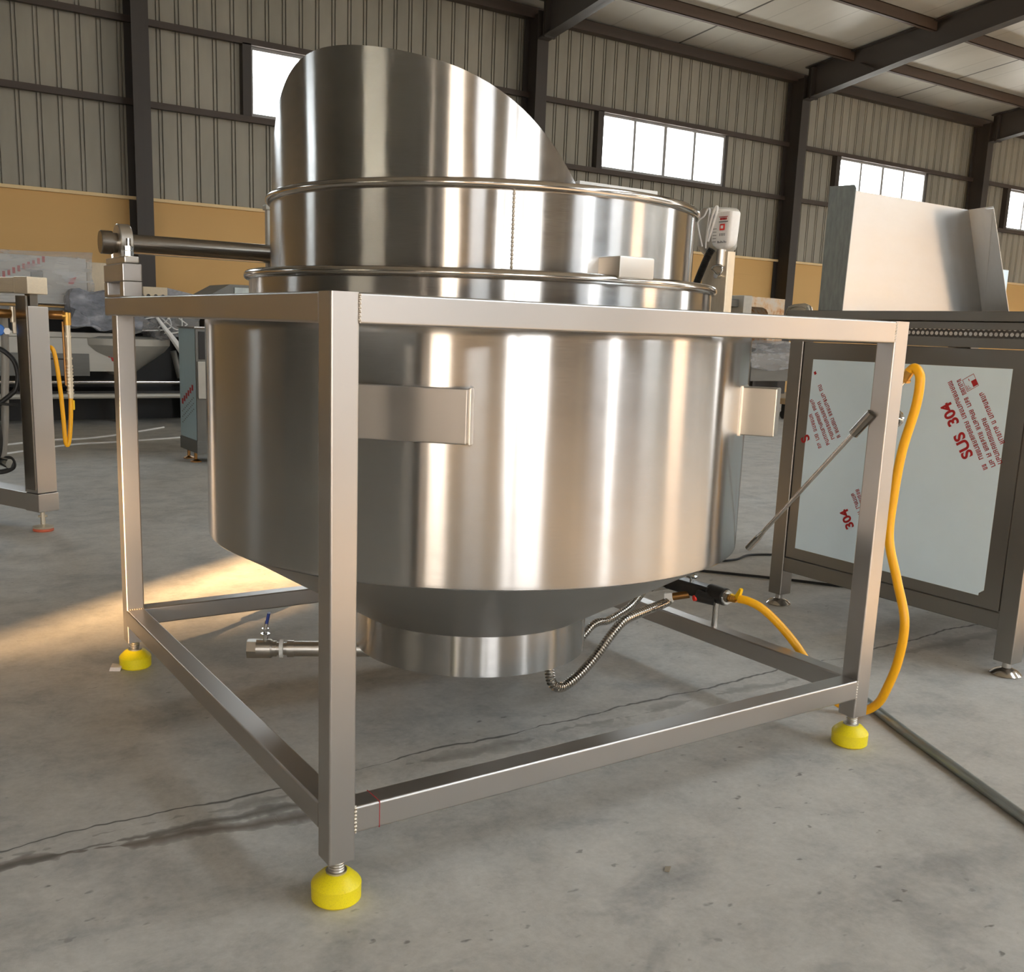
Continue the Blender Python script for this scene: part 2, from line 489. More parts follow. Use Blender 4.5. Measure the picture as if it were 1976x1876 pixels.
def cells(x0, x1, z0, z1, holes):
    xs = sorted({x0, x1, *[h[0] for h in holes], *[h[1] for h in holes]}); xs = [x for x in xs if x0 <= x <= x1]
    zs = sorted({z0, z1, *[h[2] for h in holes], *[h[3] for h in holes]}); zs = [z for z in zs if z0 <= z <= z1]
    for i in range(len(xs) - 1):
        run = None
        for j in range(len(zs) - 1):
            cx, cz = (xs[i] + xs[i + 1]) / 2, (zs[j] + zs[j + 1]) / 2
            if any(h[0] < cx < h[1] and h[2] < cz < h[3] for h in holes): continue
            yield xs[i], xs[i + 1], zs[j], zs[j + 1]

# north wall: painted masonry base, profiled sheet above, strip windows in every bay
NW = [(4.1 + 5.8 * k, 7.0 + 5.8 * k, 3.59, 4.47) for k in (-3, -1, 0, 1, 2, 3, 4, 5, 6)]
NW = [w for w in NW if w[0] > XW + .4 and w[1] < XE - .4]
wall_n = struct(MB().box(XW, XE, 11.87, YN + .2, 0, 2.42).build('wall_back', M['ochre'], smooth=False))
struct(MB().box(XW, XE, 11.83, YN + .2, 2.42, 2.462, .006).build('trim_1', M['ledge']))
prof = []
x = XW; pitch = .2325
while x < XE:
    for dx, dy in ((0, 0), (.160, 0), (.163, .026), (.176, .026), (.179, 0), (.205, 0), (.208, .026), (.221, .026), (.224, 0)):
        prof.append((x + dx, dy))
    x += pitch
prof.append((XE, 0))
def clad(holes, y, x0, x1, z0, z1):
    mb = MB()
    for a, b, c, d in cells(x0, x1, z0, z1, holes):
        pts = [(a, 0)] + [p for p in prof if a < p[0] < b] + [(b, 0)]
        vs = []
        for px_, dy in pts: vs += [(px_, y + dy, c), (px_, y + dy, d)]
        mb.add(vs, [(2 * i, 2 * i + 2, 2 * i + 3, 2 * i + 1) for i in range(len(pts) - 1)])
    return mb
struct(clad(NW, YN, XW, XE, 2.46, 5.74).build('wall_back_cladding', M['clad'], smooth=False))
mb = MB()
for a, b, c, d in cells(XW, XE, 2.46, 5.74, NW): mb.box(a, b, YN + .04, YN + .06, c, d)
struct(mb.build('wall_back_outer_sheet', M['clad'], smooth=False))

def window(n, x0, x1, z0, z1, y, inward=-1, panes=4):
    mb = MB(); t = .045; yy0, yy1 = sorted((y, y + inward * .07))
    mb.box(x0, x1, yy0, yy1, z1 - t, z1); mb.box(x0, x1, yy0, yy1, z0, z0 + t)
    mb.box(x0, x0 + t, yy0, yy1, z0 + t, z1 - t); mb.box(x1 - t, x1, yy0, yy1, z0 + t, z1 - t)
    fr = struct(mb.build('window_%d' % n, M['frame'], smooth=False))
    w = (x1 - x0 - 2 * t) / panes
    for k in range(1, panes):
        xc = x0 + t + k * w; h = .05 if k != 2 else .065
        MB().box(xc - h / 2, xc + h / 2, yy0 + .01, yy1 - .01, z0 + t, z1 - t).build('mullion', M['frame'], fr, False)
    for k in range(panes):
        MB().box(x0 + t + k * w, x0 + t + (k + 1) * w, (yy0 + yy1) / 2 - .002, (yy0 + yy1) / 2 + .002, z0 + t, z1 - t).build('pane', M['glass'], fr, False)
    return fr
nwin = 0
for (a, b, c, d) in NW:
    nwin += 1; window(nwin, a + .06, b - .06, c + .01, d - .01, YN + .02, -1)
    mb = MB()
    mb.box(a - .055, a + .06, 11.80, 11.93, c, d); mb.box(b - .06, b - .01, 11.85, 11.93, c, d)
    struct(mb.build('trim_%d' % (nwin + 1), M['column'], smooth=False))

# south wall (behind the camera): tall doorways and a few high windows let the evening in
SW_DOORS = [(-4.4, -.7, 0, 2.95), (4.9, 5.8, 0, 2.2), (-14.6, -11.4, 0, 3.0), (15.5, 20.5, 0, 3.6)]
SW_WIN = [(-20.9, -19.6, 3.55, 4.10), (3.6, 6.5, 3.55, 4.46), (-9.3, -6.4, 3.55, 4.46), (9.4, 12.3, 3.55, 4.46), (-15.1, -12.2, 3.55, 4.46)]
struct(clad(SW_DOORS + SW_WIN, YS, XW, XE, 2.42, 5.74).build('wall_front', M['clad'], smooth=False))
mb = MB()
for a, b, c, d in cells(XW, XE, 0, 2.42, SW_DOORS): mb.box(a, b, YS - .02, YS + .05, c, d)
struct(mb.build('wall_front_base', M['clad'], smooth=False))
mb = MB()
for a, b, c, d in cells(XW, XE, 0, 5.74, SW_DOORS + SW_WIN): mb.box(a, b, YS - .06, YS - .02, c, d)
struct(mb.build('wall_front_outer_sheet', M['clad'], smooth=False))
for k, (a, b, c, d) in enumerate(SW_DOORS):
    mb = MB(); mb.box(a - .1, a, YS - .06, YS + .08, 0, d + .1); mb.box(b, b + .1, YS - .06, YS + .08, 0, d + .1); mb.box(a, b, YS - .06, YS + .08, d, d + .1)
    struct(mb.build('door_%d' % (k + 1), M['column'], smooth=False))
# unseen door leaves added for dark stripes in the steel's reflections; that side's columns
for k, (a, b, h_) in enumerate(((-.6, 2.0, 3.2), (-10.9, -7.6, 3.3), (2.7, 4.75, 3.2), (6.0, 9.4, 3.2), (20.8, 24.6, 3.8), (-19.8, -15.6, 3.3))):
    q = MB(); q.box(a, b, YS + .10, YS + .16, .03, h_); n_ = max(2, int((b - a) / .9))
    for i in range(n_ + 1): q.box(a + (b - a - .06) * i / n_, a + (b - a - .06) * i / n_ + .06, YS + .16, YS + .20, .03, h_)
    struct(q.build('door_%d' % (10 + k), M['column'], smooth=False))
for k in range(-4, 6):
    x = 2.55 + 5.8 * k
    q = MB(); q.box(x - .12, x + .12, YS + .06, YS + .07, 0, 5.6); q.box(x - .12, x + .12, YS + .40, YS + .42, 0, 5.6); q.box(x - .006, x + .006, YS + .07, YS + .40, 0, 5.6)
    struct(q.build('trim_%d' % (60 + k), M['column'], smooth=False))
# gable walls
WW = [(-2.6, 3.2, 4.4, 5.4)]
EW = [(-7.5, -3.5, 0, 3.8)]
def gable(name, xa, xb, holes):
    mb = MB()
    for a, b, c, d in cells(YS, YN + .1, 0, 5.7, holes): mb.box(xa, xb, a, b, c, d)
    mb.prism([(xa, YS, 5.7), (xa, YN + .1, 5.7), (xa, RIDGE_Y, 6.95)], (xb - xa, 0, 0), None)
    return struct(mb.build(name, M['clad'], smooth=False))
gable('wall_left', XW - .1, XW, WW); gable('wall_right', XE, XE + .1, EW)
def mat_frost():
    m, nt, out = new_mat('frosted_sheet')
    a = nt.nodes.new('ShaderNodeBsdfTranslucent'); b_ = nt.nodes.new('ShaderNodeBsdfDiffuse')
    n = noise(nt, 2, 2); c = ramp(nt, n, [(.2, (.62, .67, .69, 1)), (.8, (.68, .73, .75, 1))])
    nt.links.new(c, a.inputs[0]); b_.inputs[0].default_value = g(.7)
    mx = nt.nodes.new('ShaderNodeMixShader'); mx.inputs[0].default_value = .3
    nt.links.new(a.outputs[0], mx.inputs[1]); nt.links.new(b_.outputs[0], mx.inputs[2]); nt.links.new(mx.outputs[0], out.inputs[0]); return m
for a, b, c, d in WW: struct(MB().box(XW - .06, XW - .05, a, b, c, d).build('window_50', mat_frost(), smooth=False))  # unseen gable pane, sized and frosted to brighten the hood's reflections
# roof, open on the underside to the purlins
mb = MB(); t = .1
ADDED_SKYLIGHTS = [(4.8, 6.1, -10.5, -1.5), (10.6, 11.9, -10.5, -1.5), (16.4, 17.7, -10.5, -1.5), (22.2, 23.5, -10.5, -1.5)]  # unseen roof openings added to brighten the floor
for (ya, yb, hl) in ((YN + .25, RIDGE_Y, []), (YS - .25, RIDGE_Y, ADDED_SKYLIGHTS)):
    y0_, y1_ = min(ya, yb), max(ya, yb)
    for a, b, c, d in cells(XW - .2, XE + .2, y0_, y1_, hl):
        mb.prism([(a, c, ceil_z(c)), (a, d, ceil_z(d)), (a, d, ceil_z(d) + t), (a, c, ceil_z(c) + t)], (b - a, 0, 0), None)
struct(mb.build('ceiling', M['ceil'], smooth=False))

for k, (a, b, c, d) in enumerate(ADDED_SKYLIGHTS):
    q = MB(); q.prism([(a, c, ceil_z(c) + .04), (a, d, ceil_z(d) + .04), (a, d, ceil_z(d) + .045), (a, c, ceil_z(c) + .045)], (b - a, 0, 0), None)
    struct(q.build('window_%d' % (40 + k), M['glass'], smooth=False))
# steel frame
COLX = [2.7 + 5.8 * k for k in range(-4, 7)]
COLX = [x for x in COLX if XW < x < XE]
where = {2.7: 'left of the kettle hood', 8.5: 'right behind the kettle hood', 14.3: 'between the two four-pane windows', 20.1: 'behind the flared splash guard'}
def H_col(x, y0, y1, z1):
    mb = MB(); mb.box(x - .1, x + .1, y0, y0 + .014, 0, z1); mb.box(x - .1, x + .1, y1 - .014, y1, 0, z1); mb.box(x - .006, x + .006, y0 + .014, y1 - .014, 0, z1)
    return mb
for x in COLX:
    nx = round(x, 1)
    if nx < 0 or nx > 24: continue
    lab = where.get(nx, 'outside the picture')
    tag(H_col(x, 11.5, 11.86, 5.6).build('steel_column', M['column'], smooth=False), 'dark H-section steel column ' + lab, 'column', 'wall columns')
    yk, zk = 11.5, 5.2
    def zb(y): return min(5.215 + .147 * (11.4 - y), ceil_z(y) - .12 - .30)
    mb = MB(); ys = [11.5, 9.5, 7.5, 6.3, 3, 0]
    for i in range(len(ys) - 1):
        ya, yb = ys[i], ys[i + 1]
        for (xa, xb, lo, hi) in ((x - .006, x + .006, 0, 1), (x - .1, x + .1, 0, .03), (x - .1, x + .1, .97, 1)):
            def zz(y, f):
                tz = ceil_z(y) - .02; bz = zb(y)
                if (lo, hi) == (0, 1): return bz if f == 0 else tz
                if lo == 0: return bz if f == 0 else bz + .014
                return tz - .014 if f == 0 else tz
            mb.prism([(xa, ya, zz(ya, 0)), (xa, yb, zz(yb, 0)), (xa, yb, zz(yb, 1)), (xa, ya, zz(ya, 1))], (xb - xa, 0, 0), None)
    mb.box(x - .1, x + .1, 11.33, 11.345, 5.20, 5.72); mb.box(x - .1, x + .1, 11.36, 11.375, 5.20, 5.72)
    tag(mb.build('roof_rafter', M['column'], smooth=False), 'dark tapered roof rafter on the column ' + lab, 'rafter', 'roof rafters')
tag(MB().box(XW, XE, 11.80, 11.868, 4.455, 4.53).build('wall_girt', M['girt'], smooth=False), 'upper brown steel girt running along the window heads', 'girt')
tag(MB().box(XW, XE, 11.80, 11.868, 3.52, 3.595).build('wall_girt', M['girt'], smooth=False), 'lower brown steel girt running along the window sills', 'girt')
tag(MB().box(XW, XE, 11.72, 11.87, 5.55, 5.70).build('eaves_beam', M['girt'], smooth=False), 'brown eaves beam where cladding meets the roof', 'beam')
for k, y in enumerate((10.58, 9.05, 7.55, 6.05, 4.55)):
    z = ceil_z(y)
    lab = ['brown roof purlin next above the eaves beam', 'second brown roof purlin up from the eaves beam', 'third brown roof purlin up from the eaves beam'][k] if k < 3 else 'roof purlin above the top edge of the picture'
    mb = MB(); mb.box(XW, XE, y - .035, y - .029, z - .17, z); mb.box(XW, XE, y - .035, y + .035, z - .17, z - .16); mb.box(XW, XE, y - .035, y + .035, z - .01, z + .004)
    tag(mb.build('roof_purlin', M['purlin'], smooth=False), lab, 'purlin', 'roof purlins')
tag(MB().cyl((14.35, 10.55, 5.70), (14.21, 10.05, 5.45), .018, n=8).build('fly_brace', M['column']), 'thin dark brace between rafter and first purlin', 'brace')

# ------------------------------------------------------------------ the kettle machine
W, D, HT, w = 1.468, 1.457, 1.055, .05
KX, KY = .734, .724
K = thing('cooking_kettle', 'large stainless steel tilting cooking kettle in a square-tube stand', 'cooking kettle', (KX, KY, 0))
TB = M['tube']; h2 = w / 2
ZB, ZT = .080, HT
def foot(x, y, zb, pad_r=.044, lab=None):
    lg = None
    return lg
def leg(x, y, z1):
    lg = MB().rtube((x, y, ZB), (x, y, z1), w, w, .0045, (0, 1, 0)).build('leg', TB, K)
    mb = MB(); mb.cyl((x, y, .035), (x, y, ZB + .004), .0125, n=24)
    for i in range(6): mb.torus((x, y, .056 + i * .005), .0125, .0022, n=24, m=6)
    mb.cyl((x, y, .052), (x, y, .0555), .019, n=24)
    mb.build('levelling_bolt', M['steel'], lg)
    MB().lathe([(.0, 0), (.040, 0), (.044, .004), (.0445, .032), (.042, .036), (.029, .049), (.0165, .053), (.0, .053)], (x, y, 0), n=48).build('foot_pad', M['ypad'], lg)
    return lg
leg(h2, h2, ZT); leg(W - h2, h2, ZT); leg(h2, D - h2, ZT - w + .0005); leg(W - h2, D - h2, ZT - w + .0005)
zr = ZT - h2
MB().rtube((w, h2, zr), (W - w, h2, zr), w, w, .0045).build('top_rail', TB, K)
MB().rtube((h2, w, zr), (h2, 1.53, zr), w, w, .0045).build('top_rail', TB, K)
MB().rtube((W - h2, w, zr), (W - h2, 1.53, zr), w, w, .0045).build('top_rail', TB, K)
MB().rtube((w, D - h2, zr), (W - w, D - h2, zr), w, w, .0045).build('top_rail', TB, K)
zl = .154
MB().rtube((w, h2, zl), (W - w, h2, zl), w, w, .0045).build('bottom_rail', TB, K)
MB().rtube((h2, w, zl), (h2, D - w, zl), w, w, .0045).build('bottom_rail', TB, K)
MB().rtube((W - h2, w, zl), (W - h2, D - w, zl), w, w, .0045).build('bottom_rail', TB, K)
MB().rtube((w, D - h2, zl), (W - w, D - h2, zl), w, w, .0045).build('bottom_rail', TB, K)
def bead(p0, p1, r=.0022, n=14):
    mb = MB(); a, b = Vector(p0), Vector(p1)
    pts = [a.lerp(b, i / n) for i in range(n + 1)]
    mb.path(pts, lambda t: r * (1 + .35 * math.sin(t * n * PI)), n=6, sub=4)
    return mb
for a, b in (((w, .0008, ZT - .002), (w, .0008, ZT - w + .002)), ((W - w, .0008, ZT - .002), (W - w, .0008, ZT - w + .002)),
             ((w, .0008, .178), (w, .0008, .130)), ((W - w, .0008, .178), (W - w, .0008, .130)), ((w + .0005, .002, .1785), (w + .0005, w - .002, .1785)),
             ((.003, D - w, .179), (w - .003, D - w, .179))):
    bead(a, b).build('weld_bead', M['weld'], K)
MB().box(.0955, .0968, -.0004, w, .1295, .1794).build('marking_line', M['red'], K, False)

# body: rolled shell, shoulder, cone and burner skirt
S = M['sheet']
MB().lathe([(.565, 1.045), (.62, 1.030), (.668, 1.012), (.6735, 1.003), (.674, .99), (.674, .76), (.674, .505), (.6735, .496), (.670, .4925)], (KX, KY, 0), n=192).build('jacket', S, K)
MB().lathe([(.671, .4935), (.6, .455), (.5, .395), (.4, .338), (.31, .284)], (KX, KY, 0), n=160).build('cone', M['cone'], K)
MB().lathe([(.303, .287), (.3054, .2835), (.3054, .23), (.3054, .1815), (.303, .1805), (.300, .1815), (.300, .27)], (KX, KY, 0), n=160).build('burner_skirt', S, K)
MB().torus((KX, KY, .2845), .3060, .0022, n=160, m=8).build('weld_seam', M['steel'], K)
# collar and its rolled rim
MB().lathe([(.5705, 1.03), (.5705, 1.06), (.5705, 1.085), (.5705, 1.104), (.5705, 1.112), (.53, 1.114)], (KX, KY, 0), n=160).build('collar', S, K)
MB().torus((KX, KY, 1.1115), .5725, .0105, n=192, m=16).build('collar_rim', M['polish'], K)
SEAM = math.radians(-115.7)
def kink(t):
    d = (t - SEAM + PI) % (2 * PI) - PI
    return -.0042 * math.exp(-abs(d) / .14)
MB().lathe([(.5199, 1.105), (.5199, 1.14), (.5199, 1.2), (.5199, 1.25), (.5199, 1.287), (.5160, 1.287), (.5160, 1.2), (.5160, 1.02)], (KX, KY, 0), n=256, rad=kink).build('neck', S, K)
MB().lathe([(.516, 1.03), (.49, .86), (.40, .68), (.25, .57), (.0, .53)], (KX, KY, 0), n=96).build('inner_bowl', M['cone'], K)
MB().torus((KX, KY, 1.2885), .5205, .0105, n=192, m=16).build('neck_rim', M['polish'], K)
r0 = .5207
bead((KX + r0 * math.cos(SEAM) * .994, KY + r0 * math.sin(SEAM) * .994, 1.11), (KX + r0 * math.cos(SEAM) * .994, KY + r0 * math.sin(SEAM) * .994, 1.278), .0022, 40).build('weld_seam', M['weld'], K)
# splash hood: part of a cylinder cut on the slant
def hz(d):
    p = math.radians(d)
    return -.739 + 2.955 * math.cos(p) + .359 * math.sin(p) - .660 * math.cos(2 * p) - .208 * math.sin(2 * p)
mb = MB(); N = 96; R1, R2 = .5155, .5130; d0, d1 = -54, 54.5
vs = []; fs = []; uv = []
for i in range(N + 1):
    d = d0 + (d1 - d0) * i / N; t = math.radians(d - 155)
    zt = max(1.285, hz(d))
    for R_ in (R1, R2):
        for k in range(9):
            vs.append((KX + R_ * math.cos(t), KY + R_ * math.sin(t), 1.27 + (zt - 1.27) * k / 8))
for i in range(N):
    a, b = i * 18, (i + 1) * 18
    ta, tb = (i / N, (i + 1) / N)
    for q in (0, 9):
        for k in range(8):
            fs.append((a + q + k, b + q + k, b + q + k + 1, a + q + k + 1)); uv.append([(k / 8 * .3, ta), (k / 8 * .3, tb), ((k + 1) / 8 * .3, tb), ((k + 1) / 8 * .3, ta)])
    fs.append((a + 8, b + 8, b + 17, a + 17)); uv.append([(0, 0)] * 4)
mb.add(vs, fs, uv); mb.build('splash_hood', M['hood'], K, True, 60)
# lugs on the jacket
def radial_box(th, r0_, r1_, hw, z0, z1, name, mat, b=.003):
    mb = MB(); t = math.radians(th)
    mb.T = Matrix.Translation((KX, KY, 0)) @ Matrix.Rotation(t, 4, 'Z')
    mb.box(r0_, r1_, -hw, hw, z0, z1, b); mb.T = None
    return mb.build(name, mat, K)
br = radial_box(-136.2, .64, .690, .150, .787, .893, 'support_bracket', M['tube'])
for sg in (-1, 1):
    q = MB(); q.T = Matrix.Translation((KX, KY, 0)) @ Matrix.Rotation(math.radians(-136.2), 4, 'Z')
    q.box(.655, .679, sg * .15175 - .00275, sg * .15175 + .00275, .785, .895, .002); q.T = None
    q.build('weld_bead', M['weld'], br)
br = radial_box(-56, .655, .752, .032, .785, .895, 'support_bracket', M['steel'])
q = MB(); q.T = Matrix.Translation((KX, KY, 0)) @ Matrix.Rotation(math.radians(-56), 4, 'Z')
q.box(.668, .677, -.036, .036, .782, .898, .002); q.T = None
q.build('weld_bead', M['weld'], br)
MB().box(.692, .786, .138, .222, 1.1155, 1.160, .004).build('stop_block', M['steel'], K)

# pivot shaft and its bearing on the left rail
SY, SZ = 1.422, 1.197
MB().cyl((-.012, SY, SZ), (1.48, SY, SZ), .0262, n=48).build('pivot_shaft', M['darksteel'], K)
def bearing(xc, sgn):
    st = MB()
    st.box(xc - .025, xc + .025, 1.315, 1.53, 1.095, 1.141, .003)
    st.box(xc - .025, xc + .025, 1.315, 1.352, 1.055, 1.0955, .003); st.box(xc - .025, xc + .025, 1.492, 1.53, 1.055, 1.0955, .003)
    st.box(xc - .025, xc + .025, 1.352, 1.492, 1.055, 1.061)
    st = st.build('bearing_stand', M['tube'], K)
    bl = MB().box(xc - .019, xc + .019, SY - .105, SY + .105, 1.141, 1.160, .004)
    bl.lathe([(.0265, -.0165), (.048, -.0165), (.0505, -.014), (.0505, .014), (.048, .0165), (.0265, .0165)], (xc + .004, SY, SZ), (1, 0, 0), 56, closed=True)
    bl.prism([(xc - .012, SY - .048, 1.158), (xc - .012, SY + .048, 1.158), (xc - .012, SY + .044, 1.187), (xc - .012, SY - .044, 1.187)], (.030, 0, 0), None)
    bl = bl.build('bearing_block', M['steel'], K)
    for s_ in (-1, 1):
        b = MB(); yb = SY + s_ * .078
        b.cyl((xc, yb, 1.158), (xc, yb, 1.206), .0065, n=16); b.cyl((xc, yb, 1.160), (xc, yb, 1.173), .0125, n=6); b.cyl((xc, yb, 1.175), (xc, yb, 1.186), .0125, n=6)
        b.build('bearing_bolt', M['chrome'], bl)
    return bl
bearing(.025, 1); bearing(W - .025, -1)
MB().lathe([(.0, -.036), (.0290, -.036), (.0305, -.034), (.0305, -.006), (.0, -.006)], (.006, SY, SZ), (1, 0, 0), 40).build('shaft_collar', M['darksteel'], K)
for xx in (.60, .90):
    MB().box(xx, xx + .02, 1.16, 1.455, 1.165, 1.229, .003).build('shaft_lug', M['steel'], K)

# drain pipe with ball valve
u = Vector((math.cos(math.radians(152)), math.sin(math.radians(152)), 0)); c0 = Vector((KX, KY, .152))
def dp(d, z=0): return c0 + u * d + Vector((0, 0, z))
MB().cyl(dp(.2), dp(.485), .0205, n=32).build('drain_pipe', M['steel'], K)
MB().cyl((KX, KY, .152), dp(.21), .028, n=24).build('outlet_elbow', M['steel'], K)
v = MB(); v.cyl(dp(.470), dp(.487), .0225); v.cyl(dp(.487), dp(.498), .017); v.cyl(dp(.516), dp(.528), .021, n=24)
v.lathe([(.0, .526), (.022, .526), (.0255, .531), (.0255, .568), (.0, .568)], c0, u, 40)
v.lathe([(.015, .567), (.0262, .567), (.0262, .592), (.015, .592)], c0, u, 6)
v = v.build('ball_valve', M['steel'], K)
MB().cyl(dp(.498), dp(.5075), .0245, n=32).build('sealing_tape', M['ptfe'], v)
MB().cyl(dp(.5075), dp(.517), .0175, n=32).build('nipple', M['steel'], v)
sp = MB(); sp.cyl(dp(.545, .02), dp(.545, .042), .0075, n=16); sp.cyl(dp(.545, .036), dp(.545, .042), .0125, n=6); sp.cyl(dp(.545, .042), dp(.545, .058), .0055, n=12); sp.cyl(dp(.545, .05), dp(.545, .056), .0095, n=6)
sp.build('valve_stem', M['chrome'], v)
lv = MB(); lv.path([dp(.545, .056), dp(.543, .064), dp(.540, .078)], .0062, n=10); lv.build('valve_handle', M['steel'], v)
lv = MB(); lv.rtube(dp(.541, .070), dp(.535, .098), .017, .008, .003, u); lv.build('handle_sleeve', M['blue'], v)

# gas train on the right bottom rail
gx = 1.443
MB().cyl((gx, .517, .178), (gx, .517, .262), .0095, n=24).build('valve_post', M['polish'], K)
gt = MB()
gt.rtube((gx - .004, .70, .268), (gx - .004, .535, .272), .046, .040, .006)
gt.lathe([(.0, 0), (.0235, 0), (.0255, .003), (.0255, .062), (.0235, .065), (.0, .065)], (gx, .545, .273), (0, -1, 0), 36)
gt = gt.build('gas_valve', M['blackmetal'], K)
MB().cyl((gx - .035, .560, .2635), (gx - .012, .508, .258), .0185, .016, n=20).build('valve_motor', M['blackmetal'], gt)
MB().cyl((gx - .052, .557, .257), (gx - .033, .552, .259), .0085, n=16).build('red_knob', M['redcap'], gt)['label'] = 'red knob'
MB().lathe([(.0, 0), (.020, 0), (.022, .004), (.020, .009), (.0, .009)], (gx, .482, .273), (0, -1, 0), 32).build('union_ring', M['chrome'], gt)
MB().cyl((gx, .474, .273), (gx, .466, .274), .014, n=6).build('hex_nut', M['darksteel'], gt)
kn = MB().cyl((gx - .015, .607, .285), (gx - .015, .607, .306), .006, n=12); kn.lathe([(.0, 0), (.016, 0), (.019, .004), (.016, .009), (.012, .010), (.0, .006)], (gx - .015, .607, .305), n=24); kn.build('thermostat_knob', M['chrome'], gt)
br_ = MB(); br_.cyl((gx, .467, .274), (gx, .440, .277), .0088, n=16)
for i in range(4): br_.torus((gx, .461 - i * .006, .2745 + i * .0007), .0088, .002, (0, 1, 0), 20, 6)
br_.build('brass_nozzle', M['brass'], gt)
tp = MB(); tp.prism([(gx - .005, .462, .288), (gx - .005, .445, .287), (gx - .005, .428, .312), (gx - .005, .423, .309), (gx - .005, .4285, .285), (gx - .005, .438, .276), (gx - .005, .455, .277)], (.010, 0, 0), None)
tp.build('tap_handle', M['ylever'], gt)['label'] = 'yellow tap handle'
MB().cyl((gx - .018, .61, .2525), (gx - .055, .655, .237), .0115, n=20).build('pipe_nipple', M['bronze'], gt)
MB().cyl((gx - .048, .646, .239), (gx - .062, .664, .234), .0165, n=6).build('hose_nut', M['ptfe'], gt)
MB().path([(gx - .058, .660, .2335), (1.377, .652, .224), (1.32, .640, .219), (1.265, .632, .213), (1.187, .62, .201), (1.133, .61, .169), (1.072, .60, .118), (1.012, .59, .080), (.957, .582, .058), (.926, .578, .058), (.905, .578, .075), (.898, .58, .102), (.898, .585, .13), (.90, .60, .19)], .0112, n=14, ridge=.0085).build('flexible_pipe', M['polish'], K)
MB().path([(1.40, .76, .262), (1.34, .72, .243), (1.275, .69, .219), (1.218, .68, .200), (1.172, .675, .188), (1.133, .67, .190), (1.101, .665, .181), (1.076, .66, .164), (1.03, .655, .14), (.97, .65, .20)], .0092, n=12, ridge=.0080).build('flexible_pipe', M['polish'], K)
MB().box(1.36, 1.44, .70, .84, .245, .285, .004).build('burner_plate', M['darksteel'], K)
# lever rod fixed inside the right leg
lr = MB(); lr.cyl((1.412, .080, .790), (1.39, .325, .492), .0056, n=20); lr.cyl((1.3905, .318, .500), (1.3885, .332, .482), .0056, .0088, n=20); lr.cyl((1.3885, .332, .482), (1.385, .362, .4455), .0088, n=20)
lr = lr.build('lever_rod', M['polish'], K)
MB().cyl((1.4165, .040, .8385), (1.412, .084, .785), .0125, n=20).build('rod_sleeve', M['darksteel'], lr)
# stirrer drive posts on the right and back rails
ps = MB().rtube((1.435, .600, 1.055), (1.435, .600, 1.236), .03, .096, .004, (0, 1, 0)).build('drive_post', M['cream'], K)
MB().lathe([(.0, 0), (.030, 0), (.052, .022), (.055, .03), (.055, .125), (.050, .130), (.0, .130)], (1.472, .648, 1.228), n=40).build('drive_motor', M['softgrey'], K)
wn = MB(); wn.cyl((1.419, .577, 1.197), (1.419, .577, 1.246), .0125, n=20)
wn.build('sensor_stem', M['steel'], ps)
wn = MB(); wn.path([(1.408, .598, 1.190), (1.405, .588, 1.196), (1.402, .558, 1.198), (1.402, .553, 1.182), (1.403, .566, 1.172), (1.405, .588, 1.184), (1.408, .598, 1.190)], .0022, n=6); wn.cyl((1.420, .578, 1.172), (1.404, .578, 1.172), .009, n=12)
wn.build('wing_nut', M['chrome'], ps)
cn = MB(); cn.T = Matrix.Translation((1.4135, .564, 1.242))
vs = []; rows = [(.018, .010, 0), (.031, .018, .010), (.036, .021, .022), (.0385, .022, .06), (.040, .022, .092), (.039, .020, .096)]
for (a, b, z) in rows:
    for k in range(20):
        t = 2 * PI * k / 20; sx_ = math.copysign(abs(math.cos(t)) ** .5, math.cos(t)); sy_ = math.copysign(abs(math.sin(t)) ** .5, math.sin(t))
        vs.append((b * sx_, a * sy_, z))
fs = [(i * 20 + k, i * 20 + (k + 1) % 20, (i + 1) * 20 + (k + 1) % 20, (i + 1) * 20 + k) for i in range(5) for k in range(20)] + [tuple(range(19, -1, -1)), tuple(range(100, 120))]
cn.add(vs, fs); cn.T = None
cn = cn.build('sensor_unit', M['white'], K, True, 50); cn['label'] = 'white sensor unit with red print'
pr = MB(); fx = 1.3905
for k in range(5): pr.box(fx - .0008, fx, .538 + k * .0052, .538 + k * .0052 + .0036, 1.316, 1.3215)
pr.box(fx - .0008, fx, .535, .567, 1.3235, 1.325)
pr.build('red_lettering', M['red'], cn, False)
pr = MB(); a, b = .5435, .5615
pr.box(fx - .0008, fx, a, b, 1.289, 1.3055)
pr.build('red_emblem', M['redcap'], cn, False)
pr = MB(); pr.box(fx - .0012, fx - .0004, .5485, .5575, 1.2935, 1.3015); pr.build('emblem_centre', M['white'], cn, False)
pr = MB()
for k in range(5):
    pr.box(fx - .0008, fx, .573, .586, 1.293 - k * .0085, 1.2945 - k * .0085)
for k in range(9): pr.box(fx - .0008, fx, .534 + k * .0038, .5358 + k * .0038, 1.2555, 1.2585 + (k % 3) * .0015)
for k in range(4): pr.box(fx - .0008, fx, .541 + k * .006, .5425 + k * .006, 1.274, 1.281)
pr.box(fx - .0008, fx, .533, .566, 1.310, 1.3125)
pr.build('small_lettering', M['greyprint'], cn, False)
wl = MB(); wl.path([(1.395, .628, 1.2500), (1.385, .638, 1.30), (1.385, .640, 1.318), (1.388, .622, 1.330), (1.392, .618, 1.343), (1.392, .612, 1.350), (1.392, .606, 1.345), (1.392, .608, 1.32), (1.392, .612, 1.27), (1.396, .615, 1.245)], .0021, n=8)
wl.path([(1.388, .605, 1.262), (1.388, .598, 1.30), (1.388, .588, 1.335), (1.389, .580, 1.351), (1.390, .576, 1.350), (1.390, .578, 1.335), (1.388, .590, 1.29), (1.388, .600, 1.262)], .0034, n=8)
